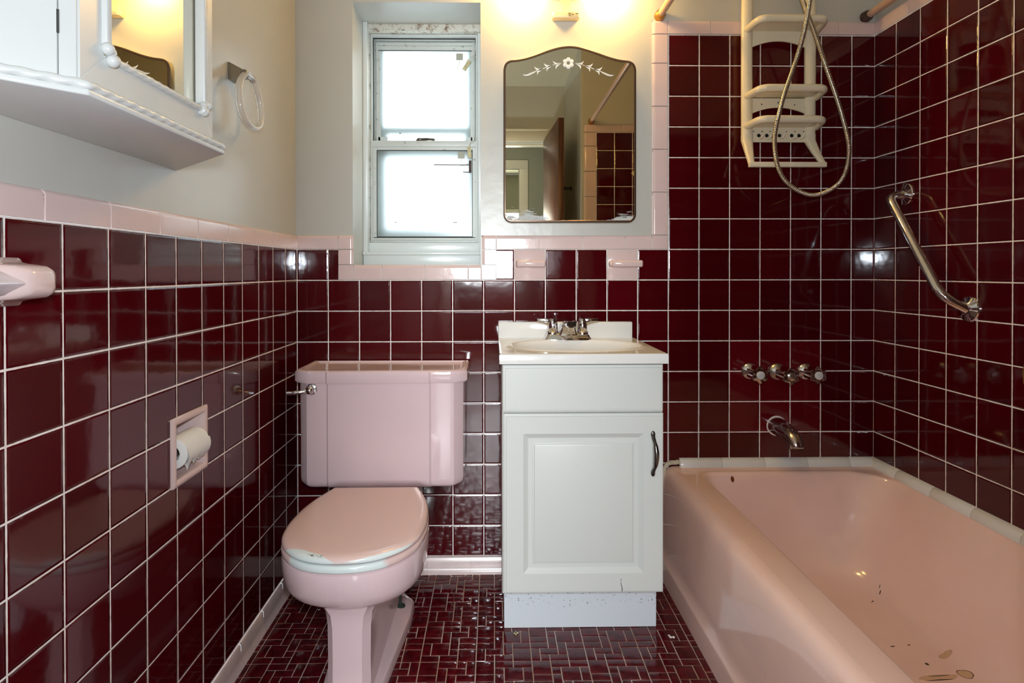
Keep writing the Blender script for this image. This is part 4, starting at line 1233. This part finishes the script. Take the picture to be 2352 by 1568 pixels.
# ------------------------------------------------------------------ medicine cabinet on the left wall
mc_ = thing('medicine_cabinet', 'white angled medicine cabinet with mirror door, upper left wall', 'medicine cabinet', (0, -1.11, 1.29))
def foot(o):      # plan outline (x, y); o = overhang
    k = math.tan(math.radians(22.5))
    return [(-.006, -.778 + o*1.41), (.168-.006+o, -.938 + o*k), (.168-.006+o, -1.285 - o*k), (-.006, -1.453 - o*1.41)]
CZ0, CZ1 = 1.309, 1.98
bm = bmesh.new(); prism(bm, foot(-.014), 'XY', CZ0-.004, CZ1, .0); obj('carcass', bm, M['white'], mc_)
bm = bmesh.new(); prism(bm, foot(.020), 'XY', 1.2895, 1.298, .002); prism(bm, foot(.012), 'XY', 1.297, 1.309, .0015)
obj('base_shelf', bm, M['white'], mc_)
bm = bmesh.new()
F = foot(.0165); zr = 1.3035
path = []
for a, b in zip(F, F[1:]):
    n = int((Vector(b)-Vector(a)).length/.0016)
    for i in range(n): 
        q = Vector(a).lerp(Vector(b), i/n); path.append((q.x, q.y, zr))
path.append((F[-1][0], F[-1][1], zr))
tube(bm, path, .0062, 14, rfun=lambda a, s, i: 1 + .09*math.cos(2*a + s*2*PI/.026))
obj('rope_moulding', bm, M['white'], mc_, 80)
# centre door: mitred frame, rope bead, rosettes, mirror
XF = .163; DY0, DY1 = -1.283, -.936; DZ0, DZ1 = 1.3125, 1.965; FW = .047
bm = bmesh.new()
def mitre(p):
    b = bmesh.new(); lo = [b.verts.new((XF-.016, y, z)) for y, z in p]; hi = [b.verts.new((XF, y, z)) for y, z in p]
    b.faces.new(list(reversed(lo))); b.faces.new(hi)
    for i in range(4): b.faces.new((lo[i], lo[(i+1) % 4], hi[(i+1) % 4], hi[i]))
    bmesh.ops.recalc_face_normals(b, faces=b.faces); bmesh.ops.bevel(b, geom=list(b.edges), offset=.0008, segments=1, profile=.5, affect='EDGES'); join(bm, b)
iy0, iy1, iz0, iz1 = DY0+FW, DY1-FW*.75, DZ0+FW, DZ1-FW
mitre([(DY0, DZ0), (DY1, DZ0), (iy1, iz0), (iy0, iz0)]); mitre([(DY0, DZ1), (iy0, iz1), (iy1, iz1), (DY1, DZ1)])
mitre([(DY0, DZ0), (iy0, iz0), (iy0, iz1), (DY0, DZ1)]); mitre([(DY1, DZ0), (DY1, DZ1), (iy1, iz1), (iy1, iz0)])
cd = obj('center_door', bm, M['white'], mc_, 30)
bm = bmesh.new(); box(bm, XF-.020, XF-.013, iy0-.004, iy1+.004, iz0-.004, iz1+.004); obj('mirror', bm, M['mirror'], cd)
bm = bmesh.new()
def rope(a, b, r):
    a, b = Vector(a), Vector(b); n = int((b-a).length/.0015)
    tube(bm, [a.lerp(b, i/n) for i in range(n+1)], r, 12, rfun=lambda t, s, i: 1 + .08*math.cos(2*t + s*2*PI/.020))
xb = XF + .002
rope((xb, iy0+.004, iz0+.001), (xb, iy1-.004, iz0+.001), .0052); rope((xb, iy0+.004, iz1), (xb, iy1-.004, iz1), .0052)
for y in (iy0+.001, iy1-.001):
    box(bm, XF-.012, XF+.007, y-.006, y+.006, iz0+.012, iz1-.01, .003)
obj('bead', bm, M['white'], cd, 70)
for y, s in ((iy0, 1), (iy1, -1)):
    for z, t in ((iz0, 1), (iz1, -1)):
        bm = bmesh.new()
        sphere(bm, (XF+.006, y - s*.002, z + t*.010), .0088, seg=14); sphere(bm, (XF+.006, y + s*.008, z - t*.003), .0088, seg=14)
        sphere(bm, (XF+.004, y + s*.006, z + t*.008), .008, seg=12)
        lathe(bm, [(.0085, 0), (.009, .002), (.0075, .004)], (XF+.004, y + s*.013, z-t*.001), (0, s, 0), 14)
        obj('rosette', bm, M['white'], cd, 60)
# angled side doors
def side_door(a, b, hinge):
    a, b = Vector(a), Vector(b); d = (b-a).normalized(); nn = Vector((d.y, -d.x))
    if nn.x < 0: nn = -nn
    L = (b-a).length
    def slab(s0, s1, t0, t1, z0, z1, bev=.0015):
        b_ = bmesh.new(); box(b_, s0, s1, t0, t1, z0, z1, bev, 1)
        mtx = Matrix(((d.x, nn.x, 0, a.x), (d.y, nn.y, 0, a.y), (0, 0, 1, 0), (0, 0, 0, 1)))
        return b_, mtx
    bm = bmesh.new()
    b_, mt = slab(.020, L, -.014, .0, DZ0, DZ1); join(bm, b_, 0, mt)
    b_, mt = slab(.0, .0192, -.014, .0, DZ0, DZ1); join(bm, b_, 0, mt)
    o = obj('side_door', bm, M['white'], mc_, 30)
    if hinge:
        for z0 in (1.366, 1.85):
            bm = bmesh.new(); b_, mt = slab(.0188, .0214, -.004, .0012, z0, z0+.029, 0); join(bm, b_, 0, mt)
            obj('hinge', bm, M['gasket'], o)
K = foot(0.0)
side_door((K[2][0], K[2][1]), (K[3][0]+.004, K[3][1]), True)
side_door((K[1][0], K[1][1]), (K[0][0]+.004, K[0][1]), False)

# ------------------------------------------------------------------ door leaf standing open, seen in the mirror
dl = bpy.data.objects.new('door_1', None); COL.objects.link(dl); dl.location = (1.06, YF, 0); struct(dl)
h0 = Vector((1.082, -2.285)); d = Vector((.055, 1)).normalized(); nn = Vector((d.y, -d.x))
mtx = Matrix(((d.x, nn.x, 0, h0.x), (d.y, nn.y, 0, h0.y), (0, 0, 1, 0), (0, 0, 0, 1)))
bm = bmesh.new(); b = bmesh.new(); box(b, 0, .665, -.018, .018, .01, 2.035, .002); join(bm, b, 0, mtx); obj('leaf', bm, M['wood'], dl)
for z, r in ((1.0, .026),):
    bm = bmesh.new()
    for s in (-1, 1):
        c = mtx @ Vector((.605, s*.018, z)); ax = (mtx.to_3x3() @ Vector((0, s, 0)))
        lathe(bm, [(.030, 0), (.030, .004), (.012, .008), (.011, .03), (.025, .04), (.026, .055), (.016, .064)], c, ax, 20)
    obj('knob', bm, M['brass'], dl)
bm = bmesh.new(); c = mtx @ Vector((.60, .018, 1.60)); ax = mtx.to_3x3() @ Vector((0, 1, 0))
lathe(bm, [(.016, 0), (.016, .004), (.009, .010), (.008, .050), (.013, .056), (.013, .062)], c, ax, 16); obj('robe_hook', bm, M['black'], dl)

# cream diamond hook stuck to the end wall, seen in the mirror
ah = thing('adhesive_hook', 'cream diamond adhesive hook on far end tiles, seen in the mirror', 'hook', (1.545, YE, 1.66))
bm = bmesh.new(); prism(bm, [(1.525, 1.66), (1.548, 1.637), (1.571, 1.66), (1.548, 1.683)], 'XZ', YE-.001, YE+.004, .0012); obj('plate', bm, M['ivory'], ah)
bm = bmesh.new(); tube(bm, catmull([(1.548, YE+.004, 1.664), (1.548, YE+.014, 1.660), (1.548, YE+.022, 1.652), (1.548, YE+.024, 1.662)], 5), .0035, 8); obj('prong', bm, M['ivory'], ah)

# small crumbs lying on the floor
def crumb(label, x, y, r, m):
    bm = bmesh.new()
    for k in range(4): sphere(bm, (x + random.uniform(-1, 1)*r, y + random.uniform(-1, 1)*r, r*.45), r*random.uniform(.45, .75), seg=8, sc=(1, 1, .7))
    tag(obj('crumb', bm, m), label, 'debris')
crumb('white crumb on the floor mosaic beside the bathtub', 1.209, -.372, .006, M['whitegrout'])
crumb('tan crumb on the floor mosaic in front of the vanity', .758, -.352, .005, M['contact'])

# ------------------------------------------------------------------ light
W = bpy.data.worlds.new('sky'); SC.world = W; W.use_nodes = True
bgn = W.node_tree.nodes['Background']; bgn.inputs[0].default_value = (.80, .92, 1.0, 1); bgn.inputs[1].default_value = 3.4
def light(name, typ, loc, power, color, rot=None, **kw):
    l = bpy.data.lights.new(name, typ); l.energy = power; l.color = color
    for k, v in kw.items(): setattr(l, k, v)
    o = bpy.data.objects.new(name, l); COL.objects.link(o); o.location = loc
    if rot: o.rotation_euler = rot
    return o
light('camera_flash', 'POINT', (.70, -2.035, 1.165), 31, (.82, .91, 1.0), shadow_soft_size=.03)
light('hall_fill_light', 'AREA', (.8, -2.9, 2.42), 2.0, (1.0, .95, .86), (0, 0, 0), shape='DISK', size=.3)  # added fill for the doorway side, no fixture on the hall ceiling
# fill light added in front of the far room's window pane, boosting its daylight
light('far_window_fill', 'AREA', (.65, -6.14, 1.40), 125, (.93, .97, 1.0), (math.radians(90), 0, 0), shape='RECTANGLE', size=.88, size_y=.98)

# ------------------------------------------------------------------ camera
cam = bpy.data.cameras.new('camera'); co = bpy.data.objects.new('camera', cam); COL.objects.link(co)
co.location = (.69234, -2.02442, 1.06712)
yaw, pit, rol = math.radians(.90198), math.radians(-.39128), math.radians(-.05087)
Fv = Vector((math.sin(yaw)*math.cos(pit), math.cos(yaw)*math.cos(pit), math.sin(pit)))
Rv = Vector((math.cos(yaw), -math.sin(yaw), 0)); Uv = Rv.cross(Fv)
R2 = Rv*math.cos(rol) + Uv*math.sin(rol); U2 = -Rv*math.sin(rol) + Uv*math.cos(rol)
co.rotation_euler = Matrix((R2, U2, -Fv)).transposed().to_euler()
cam.sensor_width = 36; cam.lens = 1312.735/2352*36
cam.shift_x = (1176 - 1154.335)/2352; cam.shift_y = (632.111 - 784)/2352
cam.clip_start = .01; cam.clip_end = 60
SC.camera = co
SC.view_settings.view_transform = 'Standard'; SC.view_settings.look = 'None'
SC.view_settings.exposure = 0.38; SC.view_settings.gamma = 1.0; SC.view_settings.use_curve_mapping = False
